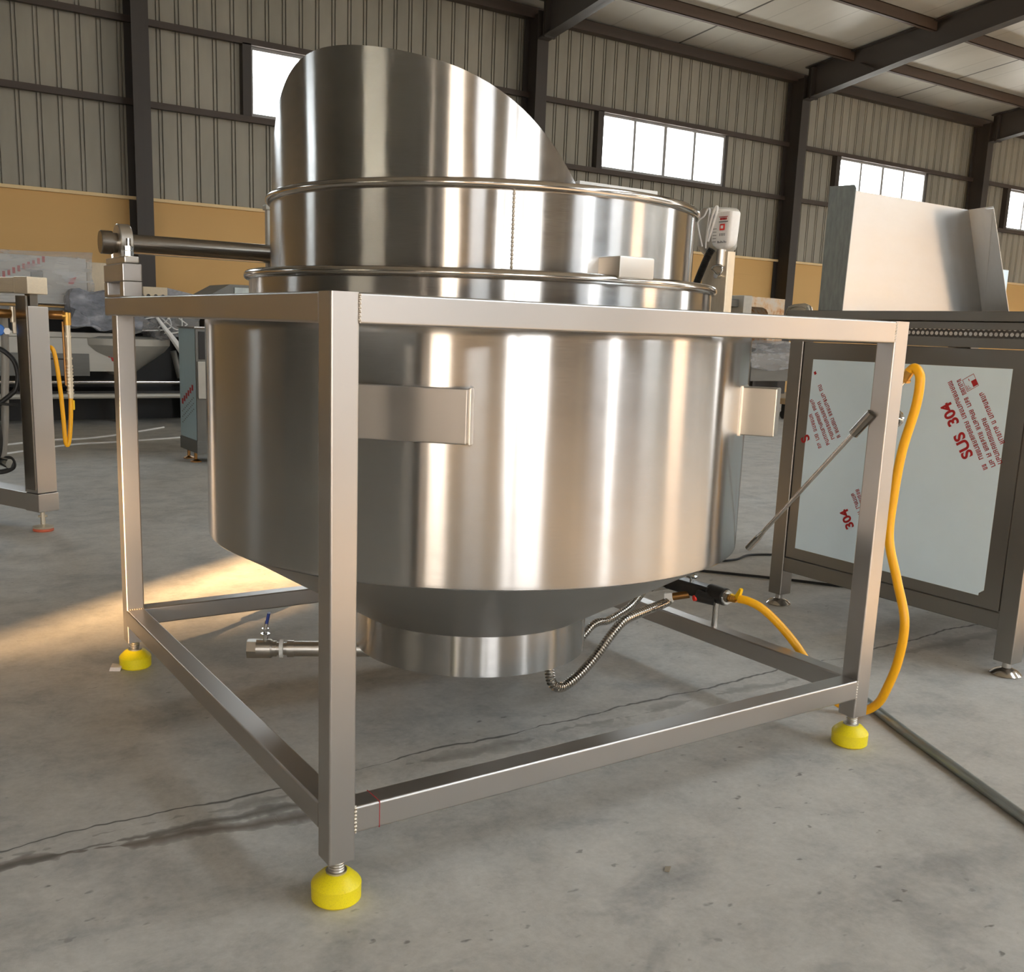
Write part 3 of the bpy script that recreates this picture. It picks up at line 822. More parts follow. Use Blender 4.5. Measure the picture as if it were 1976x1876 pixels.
wl.build('wire_loop', M['white'], cn)
MB().path([(1.405, .600, 1.243), (1.402, .612, 1.222), (1.400, .632, 1.180), (1.400, .650, 1.140), (1.402, .66, 1.105)], .0085, n=14, ridge=.004).build('braided_cable', M['rubber'], K)
MB().box(1.165, 1.462, .90, 1.00, 1.409, 1.428, .002).build('stirrer_arm', M['white'], K)
MB().rtube((1.443, .955, 1.05), (1.443, .955, 1.41), .03, .05, .004, (0, 1, 0)).build('drive_post', M['tube'], K)
MB().box(.440, .60, 1.436, 1.456, 1.052, 1.335, .003).build('back_plate', M['softgrey'], K)
MB().box(.435, .605, 1.431, 1.461, 1.322, 1.337, .003).build('plate_cap', M['softgrey'], K)

# yellow gas hose: from the valve over the rail, across the floor and up to the leg
hs = thing('gas_hose', 'yellow rubber gas hose looping beside the right kettle leg', 'hose', (1.6, .16, 0))
MB().path([(gx, .432, .280), (1.455, .405, .278), (1.475, .37, .262), (1.50, .325, .222), (1.525, .28, .170), (1.56, .225, .085), (1.595, .185, .028), (1.625, .13, .016), (1.63, .085, .05), (1.615, .05, .11), (1.605, .020, .20), (1.60, .012, .305), (1.60, .047, .406), (1.60, .083, .508), (1.60, .084, .617), (1.60, .074, .738), (1.60, .050, .85), (1.60, .046, .915), (1.60, .054, .938), (1.60, .067, .946), (1.60, .080, .936)], .0118, n=16, sub=10).build('hose_tube', M['yhose'], hs)
ft = MB(); ft.cyl((1.60, .078, .938), (1.60, .0885, .920), .0125, n=20); ft.cyl((1.60, .0885, .920), (1.60, .092, .914), .016, n=6); ft.build('brass_fitting', M['brass'], hs)
ft = MB(); ft.path([(1.60, .091, .915), (1.59, .098, .898), (1.55, .085, .872), (1.50, .055, .856), (1.466, .035, .85)], .0075, n=12); ft.build('supply_pipe', M['chrome'], hs)
tpp = MB(); tpp.cyl((1.465, .03, .826), (1.50, .03, .826), .008, n=16); tpp.lathe([(.0, 0), (.019, 0), (.021, .004), (.017, .010), (.0, .012)], (1.497, .03, .826), (1, -.4, 0), 24); tpp.build('tap_knob', M['chrome'], K)

# ------------------------------------------------------------------ right-hand table with splash guard
R = thing('frying_table', 'dark stainless frying table with film-covered side panel and flared splash guard', 'frying table', (2.75, .6, 0))
MS = M['machsteel']
X0 = 2.315
def rleg(x, y):
    lg = MB().rtube((x, y, .045), (x, y, 1.0), .06, .06, .004, (0, 1, 0)).build('leg', MS, R)
    f_ = MB().lathe([(.0, .0), (.044, .0), (.047, .004), (.034, .016), (.014, .024), (.012, .05), (.0, .05)], (x, y, 0), n=40); f_.build('levelling_foot', M['polish'], lg)
for x in (X0 + .03, 3.40):
    for y in (.135, 1.05): rleg(x, y)
MB().rtube((X0 + .03, .165, .1665), (X0 + .03, 1.02, .1665), .05, .055, .004).build('bottom_rail', MS, R)
MB().rtube((X0 + .06, .135, .1665), (3.37, .135, .1665), .05, .055, .004).build('bottom_rail', MS, R)
MB().rtube((X0 + .06, 1.05, .1665), (3.37, 1.05, .1665), .05, .055, .004).build('bottom_rail', MS, R)
MB().box(X0 + .008, X0 + .03, .172, 1.018, .196, .997, .002).build('side_panel', MS, R)
MB().box(X0 + .035, 3.38, .118, .130, .196, .997, .002).build('front_panel', MS, R)
MB().box(X0 + .035, 3.38, 1.06, 1.07, .196, .997, .002).build('back_panel', MS, R)
fl = MB()
poly = [(.227, .252), (.243, .240), (.243, .232), (.9765, .237), (.973, .938), (.227, .941)]
fl.prism([(X0 + .0075, y, z) for y, z in poly], (.0016, 0, 0), None)
fl = fl.build('protective_film', M['film'], R, False); fl['label'] = 'pale protective film printed in red'
MB().box(X0 - .002, 3.45, .10, 1.085, 1.000, 1.030, .002).build('lower_band', MS, R)
MB().box(X0 + .004, 3.45, .11, 1.08, 1.030, 1.0555, 0).build('perforated_strip', M['perf'], R, False)
MB().box(X0 - .002, 3.45, .10, 1.085, 1.0555, 1.078, .002).build('upper_band', MS, R)
MB().box(X0 - .012, 3.46, .09, 1.095, 1.080, 1.1105, .003).build('table_top', MS, R)
# film lettering
def txt(s, y, z, size, ang, parent, name, mat, x=X0 + .0068):
    cu = bpy.data.curves.new('t', 'FONT'); cu.body = s; cu.size = size; cu.extrude = .0004; cu.offset = size * .03
    o = bpy.data.objects.new('t', cu); COL.objects.link(o)
    dg = bpy.context.evaluated_depsgraph_get(); dg.update()
    me = bpy.data.meshes.new_from_object(o.evaluated_get(dg))
    bpy.data.objects.remove(o)
    me.transform(Matrix.Translation((x, y, z)) @ Matrix(((0, 0, -1, 0), (-1, 0, 0, 0), (0, 1, 0, 0), (0, 0, 0, 1))) @ Matrix.Rotation(math.radians(ang), 4, 'Z'))
    base = Vector((0, 0, 0)); p = parent
    while p: base += Vector(p.location); p = p.parent
    me.transform(Matrix.Translation(-base)); me.materials.clear(); me.materials.append(mat); me.name = name
    ob = bpy.data.objects.new(name, me); COL.objects.link(ob); ob.parent = parent; return ob
AN = 122
txt('SUS  304', .318, .668, .052, AN, fl, 'grade_lettering', M['red'])
txt('S', .954, .648, .052, AN, fl, 'grade_lettering', M['red'])
txt('304', .7265, .364, .048, AN, fl, 'grade_lettering', M['red'])
def glyph_row(mb, a, b, h=.015, x=X0 + .0068):
    A, B = Vector((0, a[0], a[1])), Vector((0, b[0], b[1])); d = (B - A); L = d.length; d.normalize()
    n = Vector((0, -d.z, d.y))
    p = 0
    while p < L:
        if random.random() < .12: p += .008; continue
        wd = random.uniform(.006, .011); st = .0024
        def quad(s0, s1, t0, t1):
            P = [A + d * s0 + n * t0, A + d * s1 + n * t0, A + d * s1 + n * t1, A + d * s0 + n * t1]
            mb.add([(x, q.y, q.z) for q in P], [(0, 1, 2, 3)])
        quad(p, p + st, 0, h); quad(p + wd - st, p + wd, 0, h * random.choice((1, .75)))
        r = random.random()
        if r < .6: quad(p, p + wd, h - st, h)
        if .3 < r < .8: quad(p, p + wd, h * .45, h * .45 + st * .8)
        if r > .55: quad(p, p + wd, 0, st)
        p += wd + random.uniform(.002, .004)
for a, b in (((.278, .626), (.433, .885)), ((.254, .638), (.406, .898)), ((.234, .650), (.307, .784)), ((.2305, .705), (.324, .860)),
             ((.912, .620), (.968, .735)), ((.877, .635), (.966, .782)), ((.854, .651), (.936, .783)), ((.834, .666), (.947, .853)),
             ((.700, .385), (.752, .475)), ((.690, .41), (.735, .49)), ((.632, .243), (.648, .285))):
    gr = MB(); glyph_row(gr, a, b); gr.build('print_line', M['red'], fl, False)
def logo(mb, cy, cz, s, ang, solid, clip=None):
    t = math.radians(ang); ey = Vector((0, -math.cos(t), math.sin(t))); ez = Vector((0, math.sin(t), math.cos(t))); c = Vector((X0 + .0068, cy, cz))
    def q(a0, a1, b0, b1):
        mb.add([c + ey * a + ez * b for a, b in ((a0, b0), (a1, b0), (a1, b1), (a0, b1))], [(0, 1, 2, 3)])
    e = s * .07
    if not solid:
        q(-s, s, -s, -s + e); q(-s, s, s - e, s); q(-s, -s + e, -s, s); q(s - e, s, -s, s)
        q(-s * .8, -s * .2, -s * .75, -s * .68); q(-s * .8, -s * .72, -s * .75, -s * .1); q(-s * .5, -s * .44, -s * .6, -s * .2); q(-.1 * s, 0, .3 * s, .7 * s)
    else: q(s * .15, s * .95, -s * .8, .15 * s)
lg = MB(); logo(lg, .357, .892, .021, 32, False); logo(lg, .357, .892, .021, 32, True); lg.build('print_logo', M['red'], fl, False)
lg = MB(); logo(lg, .966, .889, .012, 32, True); lg.build('print_logo', M['red'], fl, False)
# flared three-sided splash guard
gd = MB()
def sheet(poly, nrm, t=.003):
    n = Vector(nrm).normalized() * t
    gd.prism(poly, n, None)
yb_, x1_, x2_ = .965, 2.318, 3.20
zb_, zt_ = 1.110, 1.532
sheet([(x1_, yb_, zb_), (3.345, yb_, zb_), (3.152, yb_, zt_), (x1_, yb_, zt_ + .004)], (0, 1, 0))
gd.v and None
# UVs: u up the sheet
gb = gd.build('guard_back', M['guard'], R, False); gd = MB()
sheet([(x1_, yb_, zb_), (x1_, .862, zb_), (x1_, .855, 1.520), (x1_, .862, 1.531), (x1_, .874, zt_), (x1_, yb_, zt_ + .003)], (-1, 0, 0))
gd.build('guard_wing', M['galv'], R, False); gd = MB()
sheet([(3.345, yb_, zb_), (3.293, .82, zb_), (3.086, .82, 1.518), (3.090, .828, 1.529), (3.152, yb_, zt_)], (1, 0, .4))
gd.build('guard_wing', M['guard'], R, False)
bl = MB(); bl.lathe([(.0, -.05), (.03, -.05), (.052, -.038), (.058, -.02), (.058, .02), (.05, .036), (.028, .045), (.0, .046)], (2.44, 1.15, 1.082), (.35, -1, .1), 40); bl.torus((2.44, 1.15, 1.082), .045, .012, (.35, -1, .1), 40, 10)
bl.cyl((2.44, 1.15, 1.082), (2.52, 1.02, 1.10), .02, n=16); bl.build('blower', M['chrome'], R)
MB().box(3.05, 3.75, 1.12, 1.14, 1.08, 1.34, .002).build('rear_sheet', M['film'], R, False)

# ------------------------------------------------------------------ things on the floor
tag(MB().path([(1.72, .195, .013), (1.606, -.03, .013), (1.415, -.448, .013), (1.28, -.74, .013)], .0128, n=14, sub=6).build('steel_conduit', M['galv']), 'long grey steel conduit lying on the floor beside the right kettle leg', 'pipe')
tag(MB().path([(2.20, 1.86, .006), (2.5, 1.50, .006), (2.66, 1.30, .006), (2.82, 1.08, .006), (3.0, .95, .006)], .0055, n=8).build('power_cable', M['rubber']), 'black cable on the floor running under the frying table', 'cable')
tag(MB().path([(2.35, 2.05, .006), (2.60, 1.72, .006), (2.74, 1.66, .006), (2.90, 1.70, .006), (3.1, 1.6, .006)], .005, n=8).build('power_cable', M['rubber']), 'black cable on the floor behind the frying table leg, nearest the kettle', 'cable')
tag(MB().path([(.3, 6.9, .006), (.80, 7.22, .006), (1.05, 7.25, .006), (1.4, 7.5, .006), (1.9, 8.0, .006)], .008, n=8).build('white_cable', M['white']), 'white cable on the floor, farther of two left of the kettle', 'cable')
tag(MB().path([(.3, 6.4, .006), (.85, 6.85, .006), (1.2, 6.95, .006), (1.7, 7.1, .006), (2.2, 7.3, .006)], .007, n=8).build('white_cable', M['white']), 'white cable on the floor, nearer of two left of the kettle', 'cable')
sc = MB(); sc.prism([(-.052, 1.420, .001), (-.025, 1.405, .001), (-.015, 1.432, .001), (-.038, 1.455, .001)], (.004, .002, .010), None); tag(sc.build('paper_scrap', M['chip'], smooth=False), 'white paper scrap beside the rear left yellow foot', 'scrap')
sc = MB(); sc.prism([(.600, -.205, .001), (.606, -.212, .001), (.622, -.200, .001), (.612, -.194, .001)], (0, .0006, .0018), None); tag(sc.build('dry_leaf', M['leaf'], smooth=False), 'small dry leaf flake on the concrete in front of the kettle', 'leaf')

# ------------------------------------------------------------------ left-hand machine (stands at an angle)
ua = math.radians(24); U = Vector((math.cos(ua), math.sin(ua), 0)); V = Vector((-math.sin(ua), math.cos(ua), 0))
F0 = Vector((.128, 3.558, 0))
Lm = thing('burner_stand', 'stainless stand with brass gas pipes and black hoses at the left edge', 'burner stand', tuple(F0))
TL = Matrix(((U.x, V.x, 0, F0.x - V.x * .05), (U.y, V.y, 0, F0.y - V.y * .05), (0, 0, 1, 0), (0, 0, 0, 1)))
def lbox(a0, a1, b0, b1, z0, z1, name, mat, b=.004, parent=None):
    mb = MB(); mb.T = TL; mb.box(a0, a1, b0, b1, z0, z1, b); mb.T = None; return mb.build(name, mat, parent or Lm)
def lp(a, b, z): return TL @ Vector((a, b, z))
SB = M['tube']
lbox(-.05, .05, 0, .1, .186, 1.035, 'post', SB)
lbox(-.052, .054, -.004, .104, .098, .184, 'corner_block', SB)
lbox(-.05, .05, .104, 1.6, .100, .182, 'bottom_rail', SB)
lbox(-.05, .05, -.002, .10, 1.088, 1.163, 'top_cap', M['cream'])
lbox(-.05, .05, .10, 1.6, 1.092, 1.160, 'top_rail', M['cream'])
lbox(-.02, .02, .03, .07, 1.03, 1.09, 'spacer', M['darksteel'], .002)
lbox(-.05, .05, 1.5, 1.6, .0, 1.09, 'post', SB)
lbox(-.054, -.044, .012, .088, .2, 1.08, 'side_strip', M['darksteel'], .002)
lbox(-.3, -.29, .4, 1.5, .186, 1.09, 'back_sheet', M['darksteel'], .002)
ff = MB(); p = lp(0, .05, 0); ff.cyl((p.x, p.y, .012), (p.x, p.y, .10), .011, n=16); ff.lathe([(.012, .012), (.045, .014), (.047, .022), (.02, .03), (.012, .032)], (p.x, p.y, 0), n=32); ff.cyl((p.x - .02, p.y, .07), (p.x + .02, p.y, .07), .006, n=8)
ff = ff.build('levelling_foot', M['cream'], Lm)
MB().lathe([(.0, 0), (.044, 0), (.047, .006), (.044, .013), (.0, .013)], (p.x, p.y, 0), n=32).build('foot_pad', M['pad_red'], ff)
def wp(px_x, y, z): return (px_x, y, z)
MB().path([(.035, 3.74, 1.0), (.035, 3.74, .9), (.030, 3.74, .75), (.02, 3.73, .64), (.012, 3.72, .5), (-.005, 3.71, .36), (-.012, 3.70, .30)], .017, n=14).build('grey_conduit', M['greyhose'], Lm)
MB().path([(-.05, 3.78, .95), (-.04, 3.78, .8), (-.045, 3.78, .62), (-.06, 3.78, .5)], .026, n=14).build('grey_conduit', M['softgrey'], Lm)
MB().path([(-.12, 3.70, .80), (-.05, 3.66, .842), (.0, 3.64, .838), (.05, 3.63, .79), (.066, 3.63, .72), (.055, 3.63, .66), (.03, 3.64, .63), (-.02, 3.66, .58), (-.06, 3.68, .5)], .011, n=10).build('black_cable', M['rubber'], Lm)
MB().path([(-.05, 3.70, .70), (-.03, 3.69, .55), (-.02, 3.68, .42), (-.04, 3.68, .33), (-.1, 3.68, .28)], .014, n=10).build('black_cable', M['rubber'], Lm)
MB().path([(-.1, 3.69, .30), (-.03, 3.68, .27), (.03, 3.68, .29), (.02, 3.69, .33), (-.03, 3.70, .32)], .012, n=10).build('black_cable', M['rubber'], Lm)
MB().path([(-.1, 3.64, .60), (.02, 3.63, .588), (.06, 3.63, .583)], .006, n=8).build('cable_tie', M['rubber'], Lm)
MB().cyl((-.012, 3.69, .315), (.012, 3.66, .31), .022, n=16).build('drain_cap', M['chrome'], Lm)
MB().cyl((-.12, 3.56, .998), (.045, 3.63, .998), .0205, n=28).build('brass_pipe', M['bronze'], Lm)
q = MB(); q.cyl((.045, 3.63, .998), (.075, 3.64, .998), .012, n=16); q.cyl((.058, 3.63, .96), (.058, 3.63, 1.03), .012, n=12); q.build('pipe_cross', M['cream'], Lm)
MB().box(.055, .085, 3.62, 3.65, .91, .965, .003).build('switch_box', M['cream'], Lm)
q = MB(); q.lathe([(.0, 0), (.026, 0), (.026, .016), (.022, .02), (.0, .02)], (-.004, 3.64, .925), (0, -1, 0), 28); q.build('pressure_gauge', M['bluecap'], Lm)['label'] = 'blue pressure gauge'
MB().cyl((.03, 3.65, .92), (.03, 3.62, .92), .016, n=6).build('gauge_nut', M['steel'], Lm)
q = MB(); q.cyl((.185, 3.60, 1.000), (.215, 3.585, 1.000), .014, n=16); q.build('pipe_nipple', M['steel'], Lm)
MB().cyl((.207, 3.587, 1.0), (.262, 3.56, 1.0), .0205, n=28).build('brass_fitting', M['bronze'], Lm)
q = MB(); q.cyl((.258, 3.56, .996), (.277, 3.552, .996), .018, n=20); q.cyl((.275, 3.552, 1.012), (.275, 3.552, .955), .017, n=20); q.build('elbow', M['brass'], Lm)
q = MB(); q.cyl((.275, 3.552, .96), (.275, 3.552, .62), .0125, n=18)
for z in (.955, .90, .80, .765, .75, .735, .72, .705, .69, .675, .655, .64): q.cyl((.275, 3.552, z), (.275, 3.552, z + .008), .0165, n=8)
q.build('riser_pipe', M['cream'], Lm)
MB().cyl((.256, 3.56, .97), (.258, 3.556, .68), .0055, n=10).build('copper_pipe', M['bronze'], Lm)
MB().rtube((.16, 3.60, .80), (.285, 3.55, .80), .012, .006, .002).build('pipe_clip', M['rubber'], Lm)
q = MB(); q.box(.280, .290, 3.540, 3.556, .566, .612, .004); q.build('tap_handle', M['ylever'], Lm)
hh = MB().path([(.185, 3.58, .845), (.20, 3.565, .853), (.212, 3.555, .832), (.222, 3.55, .76), (.232, 3.55, .64), (.238, 3.55, .52), (.241, 3.55, .435), (.246, 3.55, .405), (.254, 3.55, .405), (.262, 3.55, .44), (.270, 3.55, .52), (.274, 3.55, .60), (.275, 3.552, .63)], .0098, n=14).build('gas_hose', M['yhose'], None)
tag(hh, 'orange-yellow gas hose hanging in a narrow loop beside the left stand', 'hose')

# ------------------------------------------------------------------ machines far behind, on the left
Am = thing('wrapped_machine', 'long machine under clear plastic wrap by the ochre wall, left', 'machine', (.6, 8.5, 0))
hb = MB(); hb.prism([(-1.2, 8.22, 1.09), (-1.2, 9.0, 1.09), (-1.2, 9.0, 1.40), (-1.2, 8.75, 1.52), (-1.2, 8.22, 1.49)], (2.52, 0, 0), None); hb.build('hood_box', M['softgrey'], Am, False)
def wobbly(x0, x1, y0, y1, z0, z1, name, mat, amp=.02, n=10, parent=None):
    bm = bmesh.new(); bmesh.ops.create_cube(bm, size=1); bmesh.ops.subdivide_edges(bm, edges=bm.edges[:], cuts=n, use_grid_fill=True)
    mb = MB(); ph = [random.uniform(0, 6) for _ in range(6)]
    for v in bm.verts:
        a, b, c = v.co.x, v.co.y, v.co.z
        d = amp * (math.sin(a * 13 + ph[0] + c * 9) + math.sin(b * 11 + ph[1] + a * 7) * .7 + math.sin(c * 17 + ph[2] + a * 5) * .6) * .5
        v.co = Vector(((x0 + x1) / 2 + a * (x1 - x0) + d * .6, (y0 + y1) / 2 + b * (y1 - y0) - d, (z0 + z1) / 2 + c * (z1 - z0) + d * .7))
    mb.bm(bm); return mb.build(name, mat, parent, True, 60)
wobbly(-1.25, 1.36, 8.18, 9.05, 1.08, 1.535, 'plastic_wrap', M['wrap'], .02, 12, Am)
MB().box(.86, .96, 8.205, 8.222, 1.20, 1.37, .01).build('hood_handle', M['greypanel'], Am)
pr = MB()
for k in range(10):
    a = k / 9; x_, z_ = .60 + a * .36, 1.28 + a * .16
    pr.box(x_, x_ + .022, 8.216, 8.2195, z_, z_ + .05)
pr.build('red_print', M['red'], Am, False)
pr = MB(); pr.prism([(1.16, 8.216, 1.255), (1.21, 8.216, 1.27), (1.235, 8.216, 1.33), (1.18, 8.216, 1.31)], (0, .003, 0), None); pr.build('red_emblem', M['red'], Am, False)
MB().box(1.34, 1.52, 8.3, 8.95, 1.0, 1.47, .01).build('end_cover', M['beige'], Am)
MB().box(-1.2, 2.3, 8.22, 9.0, 1.0, 1.06, .01).build('table_top', M['greypanel'], Am)
MB().box(-1.2, 1.66, 8.24, 8.9, .80, .85, .01).build('front_rail', M['softgrey'], Am)
MB().box(-1.2, 1.70, 8.26, 8.85, .50, .80, .005).build('front_panel', M['softgrey'], Am)
MB().box(-1.2, 1.32, 8.245, 8.262, .46, .66, .003).build('dark_panel', M['greypanel'], Am)
pr = MB()
for k in range(6): pr.prism([(1.40 + k * .03, 8.252, .78 - k * .03), (1.425 + k * .03, 8.252, .78 - k * .03), (1.45 + k * .035, 8.252, .70 - k * .035), (1.43 + k * .03, 8.252, .70 - k * .035)], (0, .003, 0), None)
pr.build('red_print', M['red'], Am, False)
wobbly(1.14, 1.75, 8.05, 8.22, .90, 1.20, 'plastic_drape', M['drape'], .05, 10, Am)
for z, y, r in ((.405, 8.25, .018), (.275, 8.3, .024)):
    MB().cyl((-1.2, y, z), (2.36, y, z), r, n=16).build('shelf_rail', M['polish'] if z > .3 else M['softgrey'], Am)
MB().box(-1.2, 2.36, 8.3, 8.9, .30, .32).build('shelf', M['black'], Am, False)
MB().box(-1.2, 2.36, 8.95, 8.99, .0, 1.0).build('back_sheet', M['black'], Am, False)
for xx in (-1.1, .4, 1.66, 2.32): MB().rtube((xx, 8.7, 0), (xx, 8.7, 1.0), .06, .06, .006, (0, 1, 0)).build('leg', M['black'], Am)
bo = MB(); bo.lathe([(.10, -.34), (.40, -.12), (.45, -.06), (.455, .0), (.40, .02), (.0, .03)], (1.66, 8.55, .80), n=64); bo.build('mixing_bowl', M['softgrey'], Am)
wobbly(1.62, 2.25, 8.1, 8.6, .85, 1.16, 'plastic_bag', M['wrap'], .10, 14, Am)
mb = MB()
for k in range(7): mb.path([(1.7 + random.uniform(0, .5), 8.08, .86 + random.uniform(0, .3)) for _ in range(3)], .006, n=6)
mb.path([(1.78, 8.07, 1.16), (1.90, 8.07, .98), (2.02, 8.07, .82), (2.12, 8.07, .68)], lambda t: .006 + .03 * t, n=8)
mb.build('plastic_fold', M['white'], Am)
mt = MB(); mt.box(2.0, 2.3, 8.15, 8.5, .9, 1.05, .01); mt.cyl((2.12, 8.2, .45), (2.06, 8.2, .70), .03, n=12); mt.build('motor_bracket', M['greypanel'], Am)
cb = MB().box(1.775, 1.99, 8.08, 8.2, 1.06, 1.274, .004).build('control_box', M['beige'], Am)
for k in range(3): MB().cyl((1.815 + k * .065, 8.083, 1.195), (1.815 + k * .065, 8.06, 1.195), .015, n=14).build('push_button', M['black'], cb)
ws = MB(); ws.prism([(1.99, 8.10, 1.06), (2.36, 8.10, 1.06), (2.36, 8.10, 1.20), (1.99, 8.10, 1.275)], (0, .5, 0), None); ws.build('wrapped_cover', M['drape'], Am, False)
Bm = thing('wrapped_cabinet', 'brown and grey cabinet top seen between the pivot shaft and the left rail', 'cabinet', (2.7, 8.4, 0))
q = MB(); q.prism([(2.40, 8.1, 0), (3.1, 8.1, 0), (3.1, 8.1, 1.335), (2.58, 8.1, 1.335), (2.40, 8.1, 1.235)], (0, .6, 0), None); q.build('cabinet_body', M['greypanel'], Bm, False)
MB().box(2.62, 3.05, 8.085, 8.10, .4, 1.31, .004).build('cabinet_door', M['galv'], Bm)
Cm = thing('service_cabinet', 'slim steel cabinet with pale blue film, left of the kettle jacket', 'cabinet', (1.78, 5.72, 0))
MB().box(1.46, 2.1, 5.52, 5.92, .16, .938, .004).build('cabinet_body', M['greypanel'], Cm)
MB().box(1.452, 2.108, 5.512, 5.93, .938, .950, .002).build('top_edge', M['polish'], Cm)
fm = MB().box(1.4565, 1.4605, 5.535, 5.905, .168, .935).build('protective_film', M['filmblue'], Cm, False)
pr = MB()
for k in range(6):
    y_ = 5.86 - k * .048; pr.box(1.4555, 1.4566, y_ - .036, y_, .40 + k * .022, .44 + k * .022)
pr.build('red_print', M['red'], fm, False)
for jj in range(3):
    pr = MB()
    for k in range(9):
        y_ = 5.86 - k * .033; pr.box(1.4555, 1.4566, y_ - .022, y_, .345 - jj * .04 + k * .014, .352 - jj * .04 + k * .014)
    pr.build('lettering_line', M['greyprint'], fm, False)
MB().box(1.48, 1.75, 5.514, 5.522, .73, .92, .002).build('dark_window', M['black'], Cm)
MB().box(1.468, 1.9, 5.50, 5.522, .46, .715, .003).build('drawer', M['softgrey'], Cm)
MB().box(1.455, 2.105, 5.515, 5.925, .075, .162, .003).build('plinth', M['greypanel'], Cm)
for (x_, y_) in ((1.487, 5.66), (2.06, 5.56), (1.50, 5.87), (2.06, 5.87)):
    q = MB(); q.cyl((x_, y_, .008), (x_, y_, .078), .011, n=14); q.lathe([(.0, 0), (.04, 0), (.04, .006), (.012, .02), (.0, .02)], (x_, y_, 0), n=24); q.build('levelling_foot', M['bronze'], Cm)

# ------------------------------------------------------------------ machines far behind, on the right
Dm = thing('rusty_press', 'grey rust-stained press frame by the wall, right behind the kettle', 'press', (9.7, 8.3, 0))
q = MB(); xs = [9.42, 10.19]
poly = [(9.42, 1.546), (10.19, 1.533), (10.19, .86), (9.9, .86), (9.895, 1.28), (9.88, 1.34), (9.84, 1.385), (9.77, 1.41), (9.42, 1.415)]
q.prism([(a, 8.0, b) for a, b in poly], (0, .35, 0), None); q.build('press_frame', M['rust'], Dm, False)
MB().box(9.36, 9.52, 7.96, 8.3, 1.30, 1.55, .01).build('press_head', M['softgrey'], Dm)
MB().box(9.05, 9.38, 8.05, 8.3, 1.40, 1.50, .01).build('press_arm', M['greypanel'], Dm)
MB().box(9.0, 10.25, 8.05, 8.6, .0, .9, .01).build('press_base', M['black'], Dm)
Em = thing('covered_trough', 'grey trough covered with plastic sheet, between kettle jacket and frying table', 'trough', (10.0, 7.6, 0))
MB().box(9.1, 10.5, 7.5, 7.95, .47, .82, .004).build('trough_body', M['greypanel'], Em)
wobbly(9.08, 10.52, 7.46, 7.97, .62, .95, 'plastic_cover', M['wrap'], .05, 12, Em)
MB().box(9.6, 10.0, 7.6, 7.9, .83, .95, .01).build('trough_load', M['black'], Em)
for (x_, y_) in ((9.2, 7.55), (10.4, 7.55), (9.2, 7.9), (10.4, 7.9)): MB().rtube((x_, y_, 0), (x_, y_, .48), .05, .05, .004, (0, 1, 0)).build('leg', M['black'], Em)
Fm = thing('wooden_dolly', 'low wooden dolly on black casters under the covered trough', 'dolly', (9.95, 7.25, 0))
MB().box(9.5, 10.05, 7.0, 7.4, .19, .26, .008).build('deck', M['wood'], Fm)
for (x_, y_) in ((9.6, 7.06), (9.98, 7.06), (9.6, 7.34), (9.98, 7.34)):
    q = MB(); q.cyl((x_ - .02, y_, .055), (x_ + .02, y_, .055), .055, n=20); q.box(x_ - .03, x_ + .03, y_ - .03, y_ + .03, .1, .192, .004); q.build('caster', M['rubber'], Fm)

# ------------------------------------------------------------------ light
wd = bpy.data.worlds.new('evening_sky'); scene.world = wd; wd.use_nodes = True
nt = wd.node_tree; nt.nodes.clear()
wo = nt.nodes.new('ShaderNodeOutputWorld'); bg = nt.nodes.new('ShaderNodeBackground')
tc = nt.nodes.new('ShaderNodeTexCoord'); sp = nt.nodes.new('ShaderNodeSeparateXYZ'); nt.links.new(tc.outputs['Generated'], sp.inputs[0])
sky = ramp(nt, sp.outputs[2], [(0.0, (1.0, .95, .88, 1)), (.08, (.98, .98, .97, 1)), (.22, (.92, .96, 1.0, 1)), (.5, (.84, .92, 1.0, 1)), (1.0, (.72, .84, 1.0, 1))])
# warm glow round the sun's bearing
sdir = Vector((-math.cos(math.radians(34.5)), -math.sin(math.radians(34.5)), .14)).normalized()
dt = nt.nodes.new('ShaderNodeVectorMath'); dt.operation = 'DOT_PRODUCT'; nt.links.new(tc.outputs['Generated'], dt.inputs[0]); dt.inputs[1].default_value = sdir
glow = math_(nt, 'POWER', math_(nt, 'MAXIMUM', dt.outputs['Value'], 0), 40)
colr = mixc(nt, math_(nt, 'MULTIPLY', glow, .6), sky, (1.6, 1.15, .7, 1))
nt.links.new(colr, bg.inputs[0]); bg.inputs[1].default_value = 8.0
nt.links.new(bg.outputs[0], wo.inputs[0])
def portal(name, loc, rot, sx, sy):
    l = bpy.data.lights.new(name, 'AREA'); l.shape = 'RECTANGLE'; l.size = sx; l.size_y = sy; l.cycles.is_portal = True
    o = bpy.data.objects.new(name, l); COL.objects.link(o); o.location = loc; o.rotation_euler = rot
for (a, b, c, d) in NW:
    portal('portal', ((a + b) / 2, YN + .2, (c + d) / 2), (-PI / 2, 0, 0), b - a, d - c)
for (a, b, c, d) in SW_DOORS + SW_WIN:
    portal('portal', ((a + b) / 2, YS - .12, (c + d) / 2), (PI / 2, 0, 0), b - a, d - c)
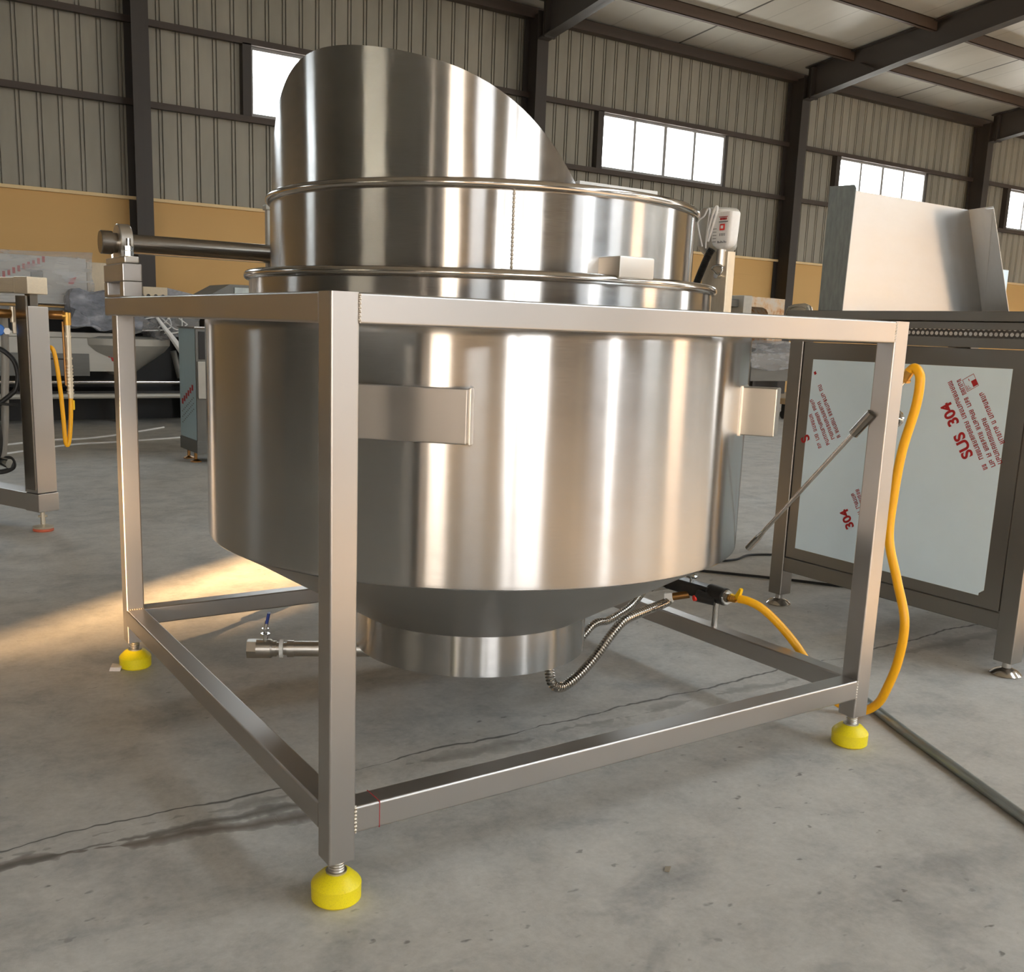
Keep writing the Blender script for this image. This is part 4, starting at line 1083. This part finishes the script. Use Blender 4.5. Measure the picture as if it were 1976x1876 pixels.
for (a, b, c, d) in ADDED_SKYLIGHTS: portal('portal', ((a + b) / 2, (c + d) / 2, ceil_z((c + d) / 2) + .16), (math.atan(.1), 0, 0), b - a, d - c)
for (a, b, c, d) in WW: portal('portal', (XW - .2, (a + b) / 2, (c + d) / 2), (PI / 2, 0, -PI / 2), b - a, d - c)
for (a, b, c, d) in EW: portal('portal', (XE + .2, (a + b) / 2, (c + d) / 2), (PI / 2, 0, PI / 2), b - a, d - c)
sl = bpy.data.lights.new('sun', 'SUN'); sl.energy = 45; sl.color = (1, .62, .30); sl.angle = .0093
so = bpy.data.objects.new('sun', sl); COL.objects.link(so)
el = math.radians(8.13); az = math.radians(34.5)
tdir = Vector((math.cos(az) * math.cos(el), math.sin(az) * math.cos(el), -math.sin(el)))
so.rotation_euler = tdir.to_track_quat('-Z', 'Y').to_euler(); so.location = (-30, -20, 12)

# ------------------------------------------------------------------ camera
cam = bpy.data.cameras.new('camera'); co = bpy.data.objects.new('camera', cam); COL.objects.link(co)
cam.sensor_fit = 'HORIZONTAL'; cam.sensor_width = 36; cam.lens = 36 * 1938.146 / 1976
cam.shift_x = 30.048 / 1976; cam.shift_y = 75.654 / 1976; cam.clip_start = .05; cam.clip_end = 400
yaw, pit, rol = math.radians(56.3662), math.radians(-11.0364), math.radians(2.0135)
Fw = Vector((math.cos(pit) * math.cos(yaw), math.cos(pit) * math.sin(yaw), math.sin(pit)))
Rt = Vector((math.sin(yaw), -math.cos(yaw), 0)); Up = Rt.cross(Fw)
R2 = Rt * math.cos(rol) + Up * math.sin(rol); U2 = Up * math.cos(rol) - Rt * math.sin(rol)
co.matrix_world = Matrix(((R2.x, U2.x, -Fw.x, -.6595), (R2.y, U2.y, -Fw.y, -1.4775), (R2.z, U2.z, -Fw.z, 1.005), (0, 0, 0, 1)))
scene.camera = co
vs_ = scene.view_settings
vs_.view_transform = 'Standard'; vs_.look = 'None'; vs_.exposure = 0.85; vs_.gamma = 1; vs_.use_curve_mapping = False
scene.cycles.max_bounces = 10; scene.cycles.diffuse_bounces = 6; scene.cycles.glossy_bounces = 6; scene.cycles.transparent_max_bounces = 16
